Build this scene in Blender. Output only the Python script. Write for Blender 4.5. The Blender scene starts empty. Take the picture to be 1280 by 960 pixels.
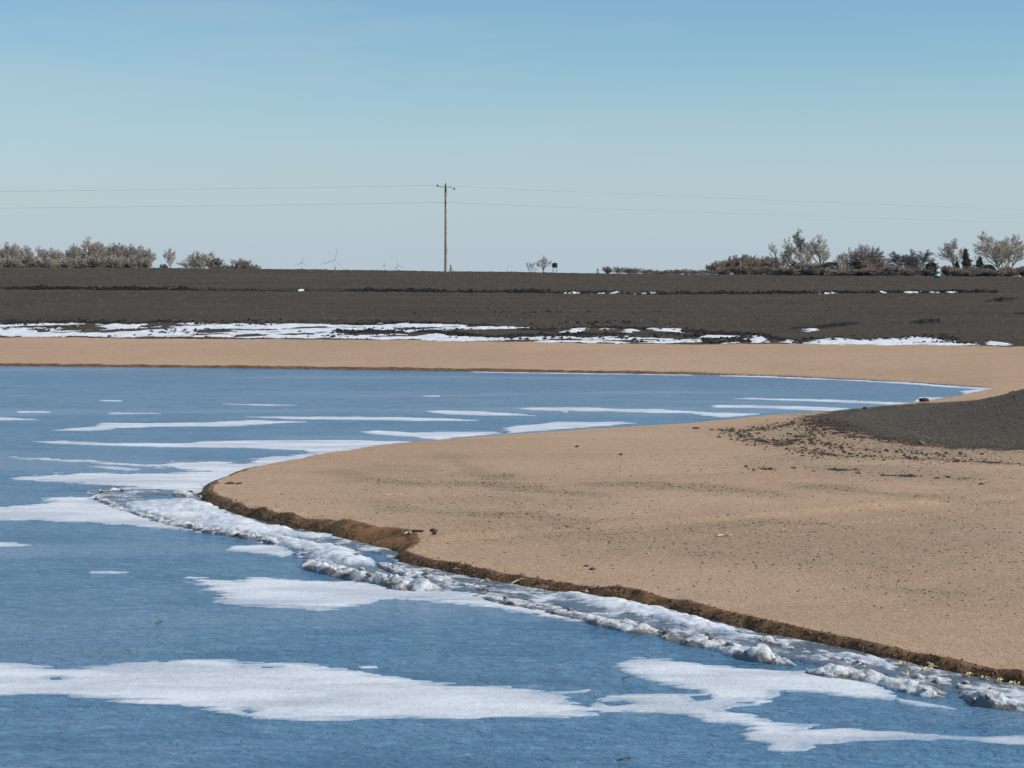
import bpy, math, random
import numpy as np
from mathutils import Vector

random.seed(7)
rng = np.random.default_rng(11)
scene = bpy.context.scene
COL = scene.collection

# ------------------------------------------------------------------ camera model
F, CX, CY, HZ, EYE = 2490.0, 640.0, 480.0, 341.0, 6.5
PITCH = math.atan((CY - HZ) / F)
SP, CP = math.sin(PITCH), math.cos(PITCH)


def ray(u, v):
    x = (np.asarray(u, float) - CX) / F
    y = (CY - np.asarray(v, float)) / F
    return x, CP + y * SP, -SP + y * CP


def ground(u, v, z=0.0):
    """point where the line of sight (u, v) meets the level plane z"""
    dx, dy, dz = ray(u, v)
    t = (z - EYE) / dz
    return dx * t, dy * t


def at(u, v, Y):
    """point at distance Y on the line of sight"""
    dx, dy, dz = ray(u, v)
    t = Y / dy
    return float(dx * t), float(Y), float(EYE + dz * t)


# ------------------------------------------------------------------ noise
def _hash(ix, iy, s):
    h = (ix.astype(np.int64) * 374761393 + iy.astype(np.int64) * 668265263 + s * 974634777) & 0xFFFFFFFF
    h = ((h ^ (h >> 13)) * 1274126177) & 0xFFFFFFFF
    return ((h ^ (h >> 16)) & 0xFFFFFF) / float(0x1000000)


def vnoise(x, y, s=0):
    ix, iy = np.floor(x), np.floor(y)
    fx, fy = x - ix, y - iy
    fx = fx * fx * fx * (fx * (fx * 6 - 15) + 10)
    fy = fy * fy * fy * (fy * (fy * 6 - 15) + 10)
    a = _hash(ix, iy, s); b = _hash(ix + 1, iy, s)
    c = _hash(ix, iy + 1, s); d = _hash(ix + 1, iy + 1, s)
    return (a + (b - a) * fx) * (1 - fy) + (c + (d - c) * fx) * fy


def fbm(x, y, octs=4, s=0, gain=0.5):
    t = np.zeros_like(np.asarray(x, float)); a = 1.0; n = 0.0
    for k in range(octs):
        t += a * (vnoise(x * 2 ** k + 17.3 * k, y * 2 ** k - 9.1 * k, s + k) - 0.5) * 2
        n += a; a *= gain
    return t / n


def worley(x, y, s=0):
    ix, iy = np.floor(x), np.floor(y)
    best = np.full(np.shape(x), 9.0); cid = np.zeros(np.shape(x))
    for dx in (-1, 0, 1):
        for dy in (-1, 0, 1):
            cx, cy = ix + dx, iy + dy
            px = cx + _hash(cx, cy, s); py = cy + _hash(cx, cy, s + 5)
            d = (px - x) ** 2 + (py - y) ** 2
            m = d < best
            best = np.where(m, d, best); cid = np.where(m, _hash(cx, cy, s + 9), cid)
    return np.sqrt(best), cid


def sstep(a, b, x):
    t = np.clip((x - a) / (b - a), 0, 1)
    return t * t * (3 - 2 * t)


def inside(px, py, poly):
    c = np.zeros(px.shape, bool)
    n = len(poly)
    for i in range(n):
        x1, y1 = poly[i]; x2, y2 = poly[(i + 1) % n]
        if y1 == y2:
            continue
        m = ((y1 > py) != (y2 > py)) & (px < (x2 - x1) * (py - y1) / (y2 - y1) + x1)
        c ^= m
    return c


def seg_dist(px, py, pts, vals=None, closed=False):
    """distance to a polyline; optionally the interpolated vertex values of the nearest point"""
    best = np.full(px.shape, 1e9, np.float32)
    out = [np.zeros(px.shape, np.float32) for _ in (vals or [])]
    n = len(pts)
    for i in range(n if closed else n - 1):
        x1, y1 = pts[i]; x2, y2 = pts[(i + 1) % n]
        dx, dy = x2 - x1, y2 - y1
        l2 = dx * dx + dy * dy + 1e-12
        t = np.clip(((px - x1) * dx + (py - y1) * dy) / l2, 0, 1)
        d = (px - x1 - t * dx) ** 2 + (py - y1 - t * dy) ** 2
        m = d < best
        best = np.where(m, d, best)
        for k, v in enumerate(vals or []):
            out[k] = np.where(m, v[i] + (v[(i + 1) % n] - v[i]) * t, out[k])
    best = np.sqrt(best)
    return (best, out) if vals else best


# ------------------------------------------------------------------ materials
def new_mat(name):
    m = bpy.data.materials.new(name); m.use_nodes = True
    nt = m.node_tree; nt.nodes.clear()
    out = nt.nodes.new('ShaderNodeOutputMaterial')
    b = nt.nodes.new('ShaderNodeBsdfPrincipled')
    nt.links.new(b.outputs[0], out.inputs[0])
    return m, nt, b


class N:
    """tiny node builder"""
    def __init__(self, nt):
        self.nt = nt; self.n = nt.nodes; self.l = nt.links
        self.pos = self.n.new('ShaderNodeNewGeometry').outputs['Position']

    def _set(self, sock, v):
        if hasattr(v, 'node'):
            self.l.new(v, sock)
        else:
            sock.default_value = v

    def scale(self, v, s):
        m = self.n.new('ShaderNodeMapping'); self.l.new(v, m.inputs[0])
        m.inputs['Scale'].default_value = s
        return m.outputs[0]

    def noise(self, scale, detail=4, rough=0.55, vec=None, dist=0.0):
        t = self.n.new('ShaderNodeTexNoise'); self.l.new(vec or self.pos, t.inputs['Vector'])
        t.inputs['Scale'].default_value = scale; t.inputs['Detail'].default_value = detail
        t.inputs['Roughness'].default_value = rough; t.inputs['Distortion'].default_value = dist
        return t.outputs['Fac']

    def voro(self, scale, vec=None, out='Distance'):
        t = self.n.new('ShaderNodeTexVoronoi'); self.l.new(vec or self.pos, t.inputs['Vector'])
        t.inputs['Scale'].default_value = scale
        return t.outputs[out]

    def math(self, op, a, b=0.0, clamp=False):
        t = self.n.new('ShaderNodeMath'); t.operation = op; t.use_clamp = clamp
        self._set(t.inputs[0], a); self._set(t.inputs[1], b)
        return t.outputs[0]

    def ramp(self, fac, a, b):
        t = self.n.new('ShaderNodeMapRange'); t.clamp = True; t.interpolation_type = 'SMOOTHSTEP'
        self._set(t.inputs[0], fac); t.inputs[1].default_value = a; t.inputs[2].default_value = b
        return t.outputs[0]

    def mix(self, fac, a, b):
        t = self.n.new('ShaderNodeMix'); t.data_type = 'RGBA'
        self._set(t.inputs[0], fac)
        self._set(t.inputs[6], a if hasattr(a, 'node') else (*a, 1) if len(a) == 3 else a)
        self._set(t.inputs[7], b if hasattr(b, 'node') else (*b, 1) if len(b) == 3 else b)
        return t.outputs[2]

    def fmix(self, fac, a, b):
        t = self.n.new('ShaderNodeMix'); t.data_type = 'FLOAT'
        self._set(t.inputs[0], fac); self._set(t.inputs[2], a); self._set(t.inputs[3], b)
        return t.outputs[0]

    def attr(self, name):
        t = self.n.new('ShaderNodeAttribute'); t.attribute_name = name
        return t.outputs['Fac']

    def bump(self, h, dist, strength=1.0, normal=None):
        t = self.n.new('ShaderNodeBump'); self.l.new(h, t.inputs['Height'])
        t.inputs['Distance'].default_value = dist; t.inputs['Strength'].default_value = strength
        if normal: self.l.new(normal, t.inputs['Normal'])
        return t.outputs[0]


def simple(name, col, rough=0.8, var=0.25, scale=3.0, metal=0.0, bump=0.0, spec=0.3):
    m, nt, b = new_mat(name); n = N(nt)
    f = n.noise(scale, 4)
    lo = tuple(c * (1 - var) for c in col); hi = tuple(min(1, c * (1 + var)) for c in col)
    nt.links.new(n.mix(n.ramp(f, 0.3, 0.7), lo, hi), b.inputs['Base Color'])
    b.inputs['Roughness'].default_value = rough; b.inputs['Metallic'].default_value = metal
    b.inputs['Specular IOR Level'].default_value = spec
    if bump: nt.links.new(n.bump(f, bump), b.inputs['Normal'])
    return m


def make_land():
    m, nt, b = new_mat('land'); n = N(nt)
    soil, wet, dark, stain, snow = (n.attr(a) for a in ('soil', 'wet', 'dark', 'stain', 'snow'))
    flat = n.scale(n.pos, (0.35, 1, 1))
    big = n.noise(0.12, 4, 0.6, flat); mid = n.noise(1.3, 5, 0.65); fine = n.noise(9, 4, 0.7); grit = n.noise(38, 3, 0.7)
    # sand
    sand = n.mix(n.ramp(big, 0.35, 0.68), (0.525, 0.338, 0.209), (0.580, 0.390, 0.250))
    sand = n.mix(n.math('MULTIPLY', n.ramp(mid, 0.40, 0.66), 0.2), sand, (0.47, 0.315, 0.19))
    sand = n.mix(n.math('MULTIPLY', n.ramp(fine, 0.48, 0.66), 0.6), sand, (0.38, 0.245, 0.138))
    sand = n.mix(n.math('MULTIPLY', n.ramp(grit, 0.56, 0.68), 0.6), sand, (0.72, 0.53, 0.36))
    sand = n.mix(n.math('MULTIPLY', n.ramp(grit, 0.42, 0.34), 0.55), sand, (0.24, 0.155, 0.09))
    bands = n.noise(0.42, 5, 0.65, n.scale(n.pos, (0.10, 1, 1)), 0.6)
    sand = n.mix(n.math('MULTIPLY', n.ramp(bands, 0.50, 0.66), 0.4), sand, (0.46, 0.275, 0.165))
    sand = n.mix(n.math('MULTIPLY', n.ramp(bands, 0.47, 0.32), 0.45), sand, (0.43, 0.315, 0.215))
    dash = n.noise(4.2, 4, 0.85)
    sand = n.mix(n.math('MULTIPLY', n.ramp(dash, 0.52, 0.66), 0.42), sand, (0.33, 0.215, 0.13))
    sand = n.mix(n.math('MULTIPLY', n.ramp(dash, 0.46, 0.34), 0.38), sand, (0.68, 0.475, 0.34))
    # grey gritty stain
    st = n.math('MULTIPLY', stain, n.ramp(n.math('ADD', n.math('MULTIPLY', mid, 0.3), n.math('MULTIPLY', fine, 0.7)), 0.30, 0.62), True)
    sand = n.mix(n.math('MULTIPLY', st, 0.75), sand, (0.335, 0.245, 0.148))
    # soil
    so = n.mix(n.ramp(n.noise(0.25, 5, 0.6, n.scale(n.pos, (0.25, 1, 1))), 0.3, 0.7), (0.078, 0.060, 0.041), (0.104, 0.081, 0.056))
    so = n.mix(n.math('MULTIPLY', n.ramp(n.noise(0.9, 4, 0.7, n.scale(n.pos, (0.04, 1, 1))), 0.52, 0.68), 0.55), so, (0.130, 0.102, 0.072))
    so = n.mix(n.math('MULTIPLY', n.ramp(n.noise(2.2, 5, 0.7), 0.46, 0.66), 0.5), so, (0.054, 0.042, 0.030))
    so = n.mix(n.math('MULTIPLY', n.ramp(fine, 0.60, 0.74), 0.6), so, (0.165, 0.130, 0.095))
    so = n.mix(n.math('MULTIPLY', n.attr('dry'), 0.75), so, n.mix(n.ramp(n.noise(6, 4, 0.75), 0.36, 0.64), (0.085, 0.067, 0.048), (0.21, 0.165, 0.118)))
    edge = n.math('ADD', soil, n.math('MULTIPLY', n.math('SUBTRACT', n.math('ADD', n.math('MULTIPLY', mid, 0.6), n.math('MULTIPLY', fine, 0.4)), 0.5), 1.5))
    c = n.mix(n.ramp(edge, 0.40, 0.62), sand, so)
    dk = n.ramp(n.math('ADD', dark, n.math('MULTIPLY', n.math('SUBTRACT', mid, 0.5), 1.6)), 0.45, 0.65)
    c = n.mix(n.math('MULTIPLY', dk, n.ramp(dark, 0.02, 0.2)), c, (0.026, 0.022, 0.018))
    # wet brown bank
    wn = n.noise(3.0, 5, 0.65)
    brown = n.mix(n.ramp(wn, 0.36, 0.66), (0.115, 0.061, 0.027), (0.30, 0.162, 0.070))
    rust = n.attr('rust')
    brown = n.mix(n.math('MULTIPLY', rust, n.ramp(n.noise(1.7, 4), 0.38, 0.58)), brown, (0.36, 0.165, 0.06))
    we = n.ramp(n.math('ADD', wet, n.math('MULTIPLY', n.math('SUBTRACT', fine, 0.5), 0.7)), 0.40, 0.62)
    c = n.mix(we, c, brown)
    # old snow lying on the far plain
    c = n.mix(n.math('MULTIPLY', snow, n.ramp(n.noise(0.018, 5, 0.6, n.scale(n.pos, (0.3, 1, 1))), 0.46, 0.54)), c, (0.66, 0.69, 0.74))
    nt.links.new(c, b.inputs['Base Color'])
    nt.links.new(n.fmix(we, 0.95, 0.62), b.inputs['Roughness'])
    b.inputs['Specular IOR Level'].default_value = 0.25
    h = n.math('ADD', n.math('MULTIPLY', fine, 0.6), n.math('MULTIPLY', grit, 0.25))
    hs = n.math('ADD', n.math('MULTIPLY', n.noise(3.2, 5, 0.75), 3.0), h)
    hh = n.fmix(n.ramp(edge, 0.40, 0.62), h, hs)
    nt.links.new(n.bump(hh, 0.085, 1.0), b.inputs['Normal'])
    return m


def make_water():
    m, nt, b = new_mat('lake_water'); n = N(nt)
    wind = n.scale(n.pos, (0.75, 1.0, 1.0))
    patch = n.noise(0.055, 4, 0.6, n.scale(n.pos, (0.35, 1, 1)))
    r1 = n.noise(3.6, 4, 0.6, wind, 0.6)
    r2 = n.noise(11.0, 3, 0.6, wind, 0.4)
    r3 = n.noise(0.5, 2, 0.5, wind)
    h = n.math('ADD', n.math('ADD', n.math('MULTIPLY', r1, 0.75), n.math('MULTIPLY', r2, 0.20)), n.math('MULTIPLY', r3, 0.5))
    calm = n.ramp(patch, 0.36, 0.62)
    nrm = n.n.new('ShaderNodeBump'); nt.links.new(h, nrm.inputs['Height'])
    nrm.inputs['Distance'].default_value = 0.17
    nt.links.new(n.fmix(calm, 0.62, 1.0), nrm.inputs['Strength'])
    nt.links.new(nrm.outputs[0], b.inputs['Normal'])
    # ripple light and dark painted into the water colour in wind-drawn streaks
    ripple_tone = n.noise(4.2, 5, 0.75, n.scale(n.pos, (0.45, 1, 1)))
    big = n.noise(0.10, 4, 0.6, n.scale(n.pos, (0.25, 1, 1)))
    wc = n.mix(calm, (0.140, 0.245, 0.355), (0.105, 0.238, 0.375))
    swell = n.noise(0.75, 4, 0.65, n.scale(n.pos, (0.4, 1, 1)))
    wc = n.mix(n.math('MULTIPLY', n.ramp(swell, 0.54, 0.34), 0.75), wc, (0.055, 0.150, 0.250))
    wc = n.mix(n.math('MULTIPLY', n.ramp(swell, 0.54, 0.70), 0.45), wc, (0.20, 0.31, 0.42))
    wc = n.mix(n.math('MULTIPLY', n.ramp(ripple_tone, 0.60, 0.36), 0.8), wc, (0.060, 0.155, 0.260))
    wc = n.mix(n.math('MULTIPLY', n.ramp(ripple_tone, 0.56, 0.70), 0.65), wc, (0.25, 0.38, 0.50))
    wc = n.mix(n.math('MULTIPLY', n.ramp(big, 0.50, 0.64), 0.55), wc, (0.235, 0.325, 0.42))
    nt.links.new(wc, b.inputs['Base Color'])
    b.inputs['Roughness'].default_value = 0.2
    b.inputs['IOR'].default_value = 1.24
    return m


def make_ice():
    """thin snow-covered lake ice; f = distance from the broken edge"""
    m, nt, b = new_mat('snowy_ice'); n = N(nt)
    f = n.attr('edge')
    st = n.scale(n.pos, (0.3, 1, 1))
    a = n.noise(0.9, 5, 0.6, st); d = n.noise(2.6, 5, 0.65, st)
    c = n.mix(n.ramp(a, 0.32, 0.66), (0.52, 0.55, 0.59), (0.78, 0.79, 0.80))
    c = n.mix(n.math('MULTIPLY', n.ramp(d, 0.56, 0.74), 0.45), c, (0.50, 0.50, 0.51))
    c = n.mix(n.math('MULTIPLY', n.ramp(n.noise(1.5, 4, 0.6, n.scale(n.pos, (0.18, 1, 1))), 0.62, 0.72), 0.35), c, (0.46, 0.40, 0.34))
    thin = n.ramp(n.math('ADD', f, n.math('MULTIPLY', n.math('SUBTRACT', d, 0.5), 0.75)), 0.26, -0.02)
    c = n.mix(n.math('MULTIPLY', thin, 0.8), c, (0.30, 0.40, 0.48))
    nt.links.new(c, b.inputs['Base Color'])
    b.inputs['Roughness'].default_value = 0.75
    b.inputs['Specular IOR Level'].default_value = 0.3
    nt.links.new(n.bump(n.math('ADD', n.noise(5, 5, 0.7), d), 0.05, 0.6), b.inputs['Normal'])
    return m


def make_slush():
    m, nt, b = new_mat('slush_ice'); n = N(nt)
    a = n.noise(1.1, 5, 0.62); d = n.noise(4.5, 5, 0.7)
    w = n.ramp(n.math('ADD', n.math('MULTIPLY', a, 0.7), n.math('MULTIPLY', d, 0.3)), 0.48, 0.60)
    c = n.mix(w, (0.13, 0.16, 0.19), (0.66, 0.67, 0.69))
    c = n.mix(n.math('MULTIPLY', n.ramp(n.noise(2.4, 5, 0.7), 0.56, 0.68), 0.7), c, (0.20, 0.18, 0.16))
    nt.links.new(c, b.inputs['Base Color'])
    nt.links.new(n.fmix(w, 0.22, 0.8), b.inputs['Roughness'])
    nt.links.new(n.bump(n.math('ADD', a, d), 0.06, 0.8), b.inputs['Normal'])
    return m


def make_ridge():
    """lumpy refrozen shore ice: clean crowns, grit, wet ice and painted shade between the lumps and at the waterline"""
    m, nt, b = new_mat('ridge_ice'); n = N(nt)
    f = n.attr('crown'); a = n.noise(3.2, 5, 0.65); d = n.noise(9, 5, 0.7)
    c = n.mix(n.ramp(a, 0.35, 0.66), (0.58, 0.57, 0.55), (0.80, 0.80, 0.80))
    dirt_shade = n.ramp(n.math('ADD', f, n.math('MULTIPLY', n.math('SUBTRACT', d, 0.5), 1.1)), 0.60, 0.28)
    c = n.mix(n.math('MULTIPLY', dirt_shade, 0.9), c, (0.115, 0.105, 0.095))
    c = n.mix(n.math('MULTIPLY', n.ramp(n.noise(3.0, 5, 0.75), 0.50, 0.60), 0.6), c, (0.27, 0.25, 0.23))
    nt.links.new(c, b.inputs['Base Color'])
    b.inputs['Roughness'].default_value = 0.5
    b.inputs['Subsurface Weight'].default_value = 0.0
    nt.links.new(n.bump(n.math('ADD', a, n.math('MULTIPLY', d, 0.4)), 0.08, 0.7), b.inputs['Normal'])
    return m


def make_snow():
    m, nt, b = new_mat('old_snow'); n = N(nt)
    a = n.noise(1.2, 5, 0.65); d = n.noise(3.5, 5, 0.7)
    c = n.mix(n.ramp(a, 0.3, 0.7), (0.72, 0.73, 0.75), (0.85, 0.85, 0.85))
    c = n.mix(n.math('MULTIPLY', n.ramp(n.math('ADD', n.attr('edge'), n.math('MULTIPLY', n.math('SUBTRACT', d, 0.5), 0.7)), 0.12, 0.0), 0.7), c, (0.16, 0.145, 0.13))
    nt.links.new(c, b.inputs['Base Color'])
    b.inputs['Roughness'].default_value = 0.8
    nt.links.new(n.bump(d, 0.08, 0.6), b.inputs['Normal'])
    return m


M = dict(
    land=make_land(), water=make_water(), ice=make_ice(), slush=make_slush(), ridge=make_ridge(), snow=make_snow(),
    bark=simple('grey_bark', (0.30, 0.275, 0.25), 0.9, 0.3, 1.5),
    pale_bark=simple('pale_bark', (0.42, 0.38, 0.33), 0.9, 0.3, 1.5),
    dark_bark=simple('dark_bark', (0.15, 0.138, 0.13), 0.9, 0.3, 1.5),
    twig_grey=simple('grey_twigs', (0.40, 0.355, 0.30), 0.9, 0.25, 0.6),
    twig_pale=simple('pale_twigs', (0.48, 0.42, 0.35), 0.9, 0.22, 0.6),
    twig_red=simple('red_brown_twigs', (0.39, 0.305, 0.25), 0.9, 0.28, 0.5),
    twig_purple=simple('purple_grey_twigs', (0.36, 0.305, 0.265), 0.9, 0.25, 0.5),
    twig_dark=simple('dark_twigs', (0.25, 0.225, 0.215), 0.9, 0.25, 0.6),
    cedar=simple('cedar_foliage', (0.115, 0.106, 0.076), 0.85, 0.45, 0.9),
    cedar_brown=simple('winter_brown_cedar', (0.15, 0.122, 0.09), 0.85, 0.4, 0.9),
    pole=simple('weathered_pole_wood', (0.50, 0.44, 0.36), 0.85, 0.25, 2.0),
    metal=simple('dull_galvanised_steel', (0.16, 0.17, 0.18), 0.55, 0.2, 4.0, 0.4),
    wire=simple('aluminium_wire', (0.30, 0.33, 0.36), 0.5, 0.1, 1.0, 0.0),
    porcelain=simple('brown_porcelain', (0.10, 0.085, 0.08), 0.3, 0.2, 8.0),
    green=simple('green_sign_paint', (0.012, 0.16, 0.105), 0.5, 0.15, 4.0),
    white=simple('white_paint', (0.78, 0.79, 0.79), 0.5, 0.06, 4.0),
    turbine=simple('turbine_grey_paint', (0.62, 0.68, 0.71), 0.5, 0.05, 0.1),
    wood_dark=simple('dark_stained_boards', (0.05, 0.052, 0.055), 0.8, 0.3, 3.0),
    straw=simple('dry_corn_stalk', (0.66, 0.53, 0.32), 0.8, 0.2, 20.0),
    clod=simple('dark_soil_clods', (0.078, 0.057, 0.040), 0.95, 0.4, 4.0),
    clod_brown=simple('brown_soil_clods', (0.135, 0.082, 0.045), 0.95, 0.4, 4.0),
    pebble=simple('pale_grit', (0.52, 0.43, 0.33), 0.8, 0.35, 1.7),
    rock=simple('dark_rock', (0.035, 0.033, 0.032), 0.8, 0.4, 3.0, 0, 0.05),
)


# ------------------------------------------------------------------ object helpers
def tag(o, label=None, cat=None, group=None, kind=None):
    if label: o['label'] = label
    if cat: o['category'] = cat
    if group: o['group'] = group
    if kind: o['kind'] = kind
    return o


def mesh_np(name, co, quads=None, tris=None, attrs=None, smooth=True):
    me = bpy.data.meshes.new(name)
    co = np.asarray(co, np.float32)
    q = np.zeros((0, 4), np.int32) if quads is None else np.asarray(quads, np.int32).reshape(-1, 4)
    t = np.zeros((0, 3), np.int32) if tris is None else np.asarray(tris, np.int32).reshape(-1, 3)
    me.vertices.add(len(co)); me.vertices.foreach_set('co', co.ravel())
    nl = q.size + t.size
    me.loops.add(nl); me.loops.foreach_set('vertex_index', np.concatenate([q.ravel(), t.ravel()]).astype(np.int32))
    np_ = len(q) + len(t)
    me.polygons.add(np_)
    starts = np.concatenate([np.arange(len(q)) * 4, q.size + np.arange(len(t)) * 3]).astype(np.int32)
    me.polygons.foreach_set('loop_start', starts)
    me.polygons.foreach_set('use_smooth', np.full(np_, smooth, bool))
    for k, v in (attrs or {}).items():
        a = me.attributes.new(k, 'FLOAT', 'POINT'); a.data.foreach_set('value', np.asarray(v, np.float32).ravel())
    me.update(calc_edges=True); me.validate()
    return me


def obj(name, me, mat=None, parent=None):
    o = bpy.data.objects.new(name, me); COL.objects.link(o)
    if mat:
        if not me.materials: me.materials.append(mat)
        elif me.materials[0] != mat:
            o.material_slots[0].link = 'OBJECT'; o.material_slots[0].material = mat
    if parent: o.parent = parent
    return o


def empty(name, loc, rz=0.0, scale=(1, 1, 1)):
    o = bpy.data.objects.new(name, None); COL.objects.link(o)
    o.location = loc; o.rotation_euler = (0, 0, rz); o.scale = scale
    o.empty_display_size = 0.3
    return o


class MB:
    """collects tubes, boxes and polygons for one mesh"""
    def __init__(self): self.v = []; self.q = []; self.t = []

    def tube(self, pts, rad, sides=6, cap=True):
        pts = [Vector(p) for p in pts]
        base = len(self.v); ref = None
        for i, p in enumerate(pts):
            d = (pts[min(i + 1, len(pts) - 1)] - pts[max(i - 1, 0)]).normalized()
            if ref is None:
                ref = d.orthogonal().normalized()
            else:
                ref = (ref - d * ref.dot(d)).normalized()
            b = d.cross(ref)
            for k in range(sides):
                a = 2 * math.pi * k / sides
                self.v.append(p + (ref * math.cos(a) + b * math.sin(a)) * rad[i])
        for i in range(len(pts) - 1):
            for k in range(sides):
                a = base + i * sides + k; c = base + i * sides + (k + 1) % sides
                self.q.append((a, c, c + sides, a + sides))
        if cap:
            for i in (0, len(pts) - 1):
                self.v.append(pts[i]); c = len(self.v) - 1
                for k in range(sides):
                    a = base + i * sides + k; d = base + i * sides + (k + 1) % sides
                    self.t.append((c, d, a) if i == 0 else (c, a, d))

    def box(self, c, s, rz=0.0):
        b = len(self.v); cs, sn = math.cos(rz), math.sin(rz)
        for z in (-1, 1):
            for x, y in ((-1, -1), (1, -1), (1, 1), (-1, 1)):
                X, Y = x * s[0] / 2, y * s[1] / 2
                self.v.append(Vector((c[0] + X * cs - Y * sn, c[1] + X * sn + Y * cs, c[2] + z * s[2] / 2)))
        for f in ((3, 2, 1, 0), (4, 5, 6, 7), (0, 1, 5, 4), (1, 2, 6, 5), (2, 3, 7, 6), (3, 0, 4, 7)):
            self.q.append(tuple(b + i for i in f))

    def lathe(self, c, prof, sides=12):
        b = len(self.v)
        for r, z in prof:
            for k in range(sides):
                a = 2 * math.pi * k / sides
                self.v.append(Vector((c[0] + r * math.cos(a), c[1] + r * math.sin(a), c[2] + z)))
        for i in range(len(prof) - 1):
            for k in range(sides):
                a = b + i * sides + k; d = b + i * sides + (k + 1) % sides
                self.q.append((a, d, d + sides, a + sides))

    def mesh(self, name, smooth=True):
        return mesh_np(name, [tuple(v) for v in self.v], self.q or None, self.t or None, smooth=smooth)

    def build(self, name, mat, parent=None, smooth=True):
        return obj(name, self.mesh(name, smooth), mat, parent)


# ------------------------------------------------------------------ terrain definition
def crv(pts):
    p = sorted(pts); xs = [a for a, _ in p]; ys = [b for _, b in p]
    return lambda u: np.interp(u, xs, ys)


far_v = crv([(-900, 452), (0, 457.5), (320, 460.5), (640, 465), (860, 468), (960, 470), (1060, 474), (1140, 478), (1200, 482.5), (1240, 485), (1400, 486), (2200, 486)])
field_v = crv([(-900, 420), (0, 423.5), (400, 427.5), (640, 430.5), (860, 431), (1000, 432.5), (1200, 433), (1280, 434), (2200, 440)])
crest_v = crv([(-900, 334), (0, 336.5), (200, 337), (320, 338), (560, 341), (640, 342), (740, 343.5), (900, 345), (1000, 346), (1160, 347), (1280, 347.5), (2200, 348)])
furrow_v = crv([(-900, 360), (0, 361), (60, 361.5), (300, 363.5), (560, 365), (820, 368), (980, 367), (1230, 365.5), (1400, 366)])
YC = 250.0


def far_profile(u):
    ys = ground(u, far_v(u), 0.0)[1]
    zb = np.interp(u, [0, 1240], [1.2, 1.45])
    yb = ground(u, field_v(u), zb)[1]
    zc = EYE + (HZ - crest_v(u)) * YC / F
    return ys, yb, zb, zc


def far_z(u, Y):
    ys, yb, zb, zc = far_profile(u)
    beach = zb * np.clip((Y - ys) / (yb - ys), 0, 1)
    t = np.clip((Y - yb) / (YC - yb), 0, 1)
    z = beach + (zc - zb) * (1.16 * t - 0.16 * t * t)
    zf = np.interp(u, [0, 500, 800, 1280], [6.2, 5.7, 5.35, 5.55])
    z = z + (zf - zc) * sstep(0, 70, Y - YC) * (Y > YC)
    return z


def furrow_y(u):
    """distance at which the old furrow crosses column u"""
    u = np.atleast_1d(np.asarray(u, float)); ys, yb, zb, zc = far_profile(u)
    lo, hi = yb.copy(), np.full_like(u, YC)
    for _ in range(30):
        mid = (lo + hi) / 2
        v = HZ + (EYE - far_z(u, mid)) * F / mid
        up = v < furrow_v(u)
        hi = np.where(up, mid, hi); lo = np.where(up, lo, mid)
    return (lo + hi) / 2


# shoreline: (u, v, lip height, bank width, brown bank)
NEAR = [(247, 619, .20, .25, 1), (252, 626, .22, .25, 1), (262, 632, .24, .28, 1), (300, 645, .27, .30, 1), (340, 656, .30, .32, 1), (380, 664, .33, .40, 1), (405, 668, .36, .45, 1),
        (440, 678, .40, .60, 1), (470, 685, .40, .75, 1), (490, 690, .36, .55, 1), (499, 693, .24, .30, 1), (494, 700, .20, .22, 1), (500, 705, .20, .22, 1), (540, 713, .20, .22, 1), (600, 725, .20, .22, 1),
        (660, 735, .21, .22, 1), (720, 745, .22, .22, 1), (780, 753, .23, .25, 1), (840, 765, .22, .24, 1), (880, 775, .20, .22, 1), (940, 790, .19, .22, 1), (1000, 803, .18, .20, 1), (1060, 815, .18, .20, 1),
        (1120, 828, .18, .20, 1), (1200, 845, .19, .20, 1), (1280, 861, .20, .20, 1)]
BACK = [(1242, 485.5, .04, .6, .1), (1210, 492, .04, .6, .1), (1150, 502, .04, .6, .15), (1040, 514, .05, .5, .1), (960, 519, .05, .5, .1), (860, 529, .05, .5, .1), (740, 536, .05, .5, .15), (640, 543, .06, .45, .2),
        (560, 549.5, .06, .4, .2), (480, 556, .07, .4, .3), (400, 569, .08, .4, .3), (340, 580, .09, .35, .4), (300, 589, .12, .35, .5), (265, 602, .16, .3, .8)]
shore_pts, LIP, WID, BRN = [], [], [], []


def add_shore(x, y, a, b, c):
    shore_pts.append((float(x), float(y))); LIP.append(a); WID.append(b); BRN.append(c)


add_shore(-420, float(ground(-2000, 452)[1]), .15, .5, .7)
for uu in list(range(-900, 1240, 40)):
    x, y = ground(uu, far_v(uu)); add_shore(x, y, np.interp(uu, [0, 900, 1200], [.17, .12, .05]), .5, np.interp(uu, [500, 1100], [1, .25]))
for r in BACK + NEAR:
    x, y = ground(r[0], r[1]); add_shore(x, y, *r[2:])
for x, y in ((11.0, 26.5), (16, 20), (24, 10), (34, -6), (60, -60)):
    add_shore(x, y, .2, .2, 1)
water_poly = shore_pts + [(-420, -60)]

# the dark soil mound on the spit
MOUND_LOW = [(1030, 514), (1050, 521), (1075, 530), (1110, 539), (1150, 547), (1200, 552), (1280, 557), (1400, 566), (1700, 590)]


def mound_poly():
    lo = [ground(u, v, 0.36) for u, v in MOUND_LOW]
    hi = [ground(u, v, 0.2) for u, v in ((2100, 500), (1700, 498), (1280, 497), (1150, 503), (1080, 509))]
    return [(float(a), float(b)) for a, b in lo + hi]


MPOLY = mound_poly()
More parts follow.
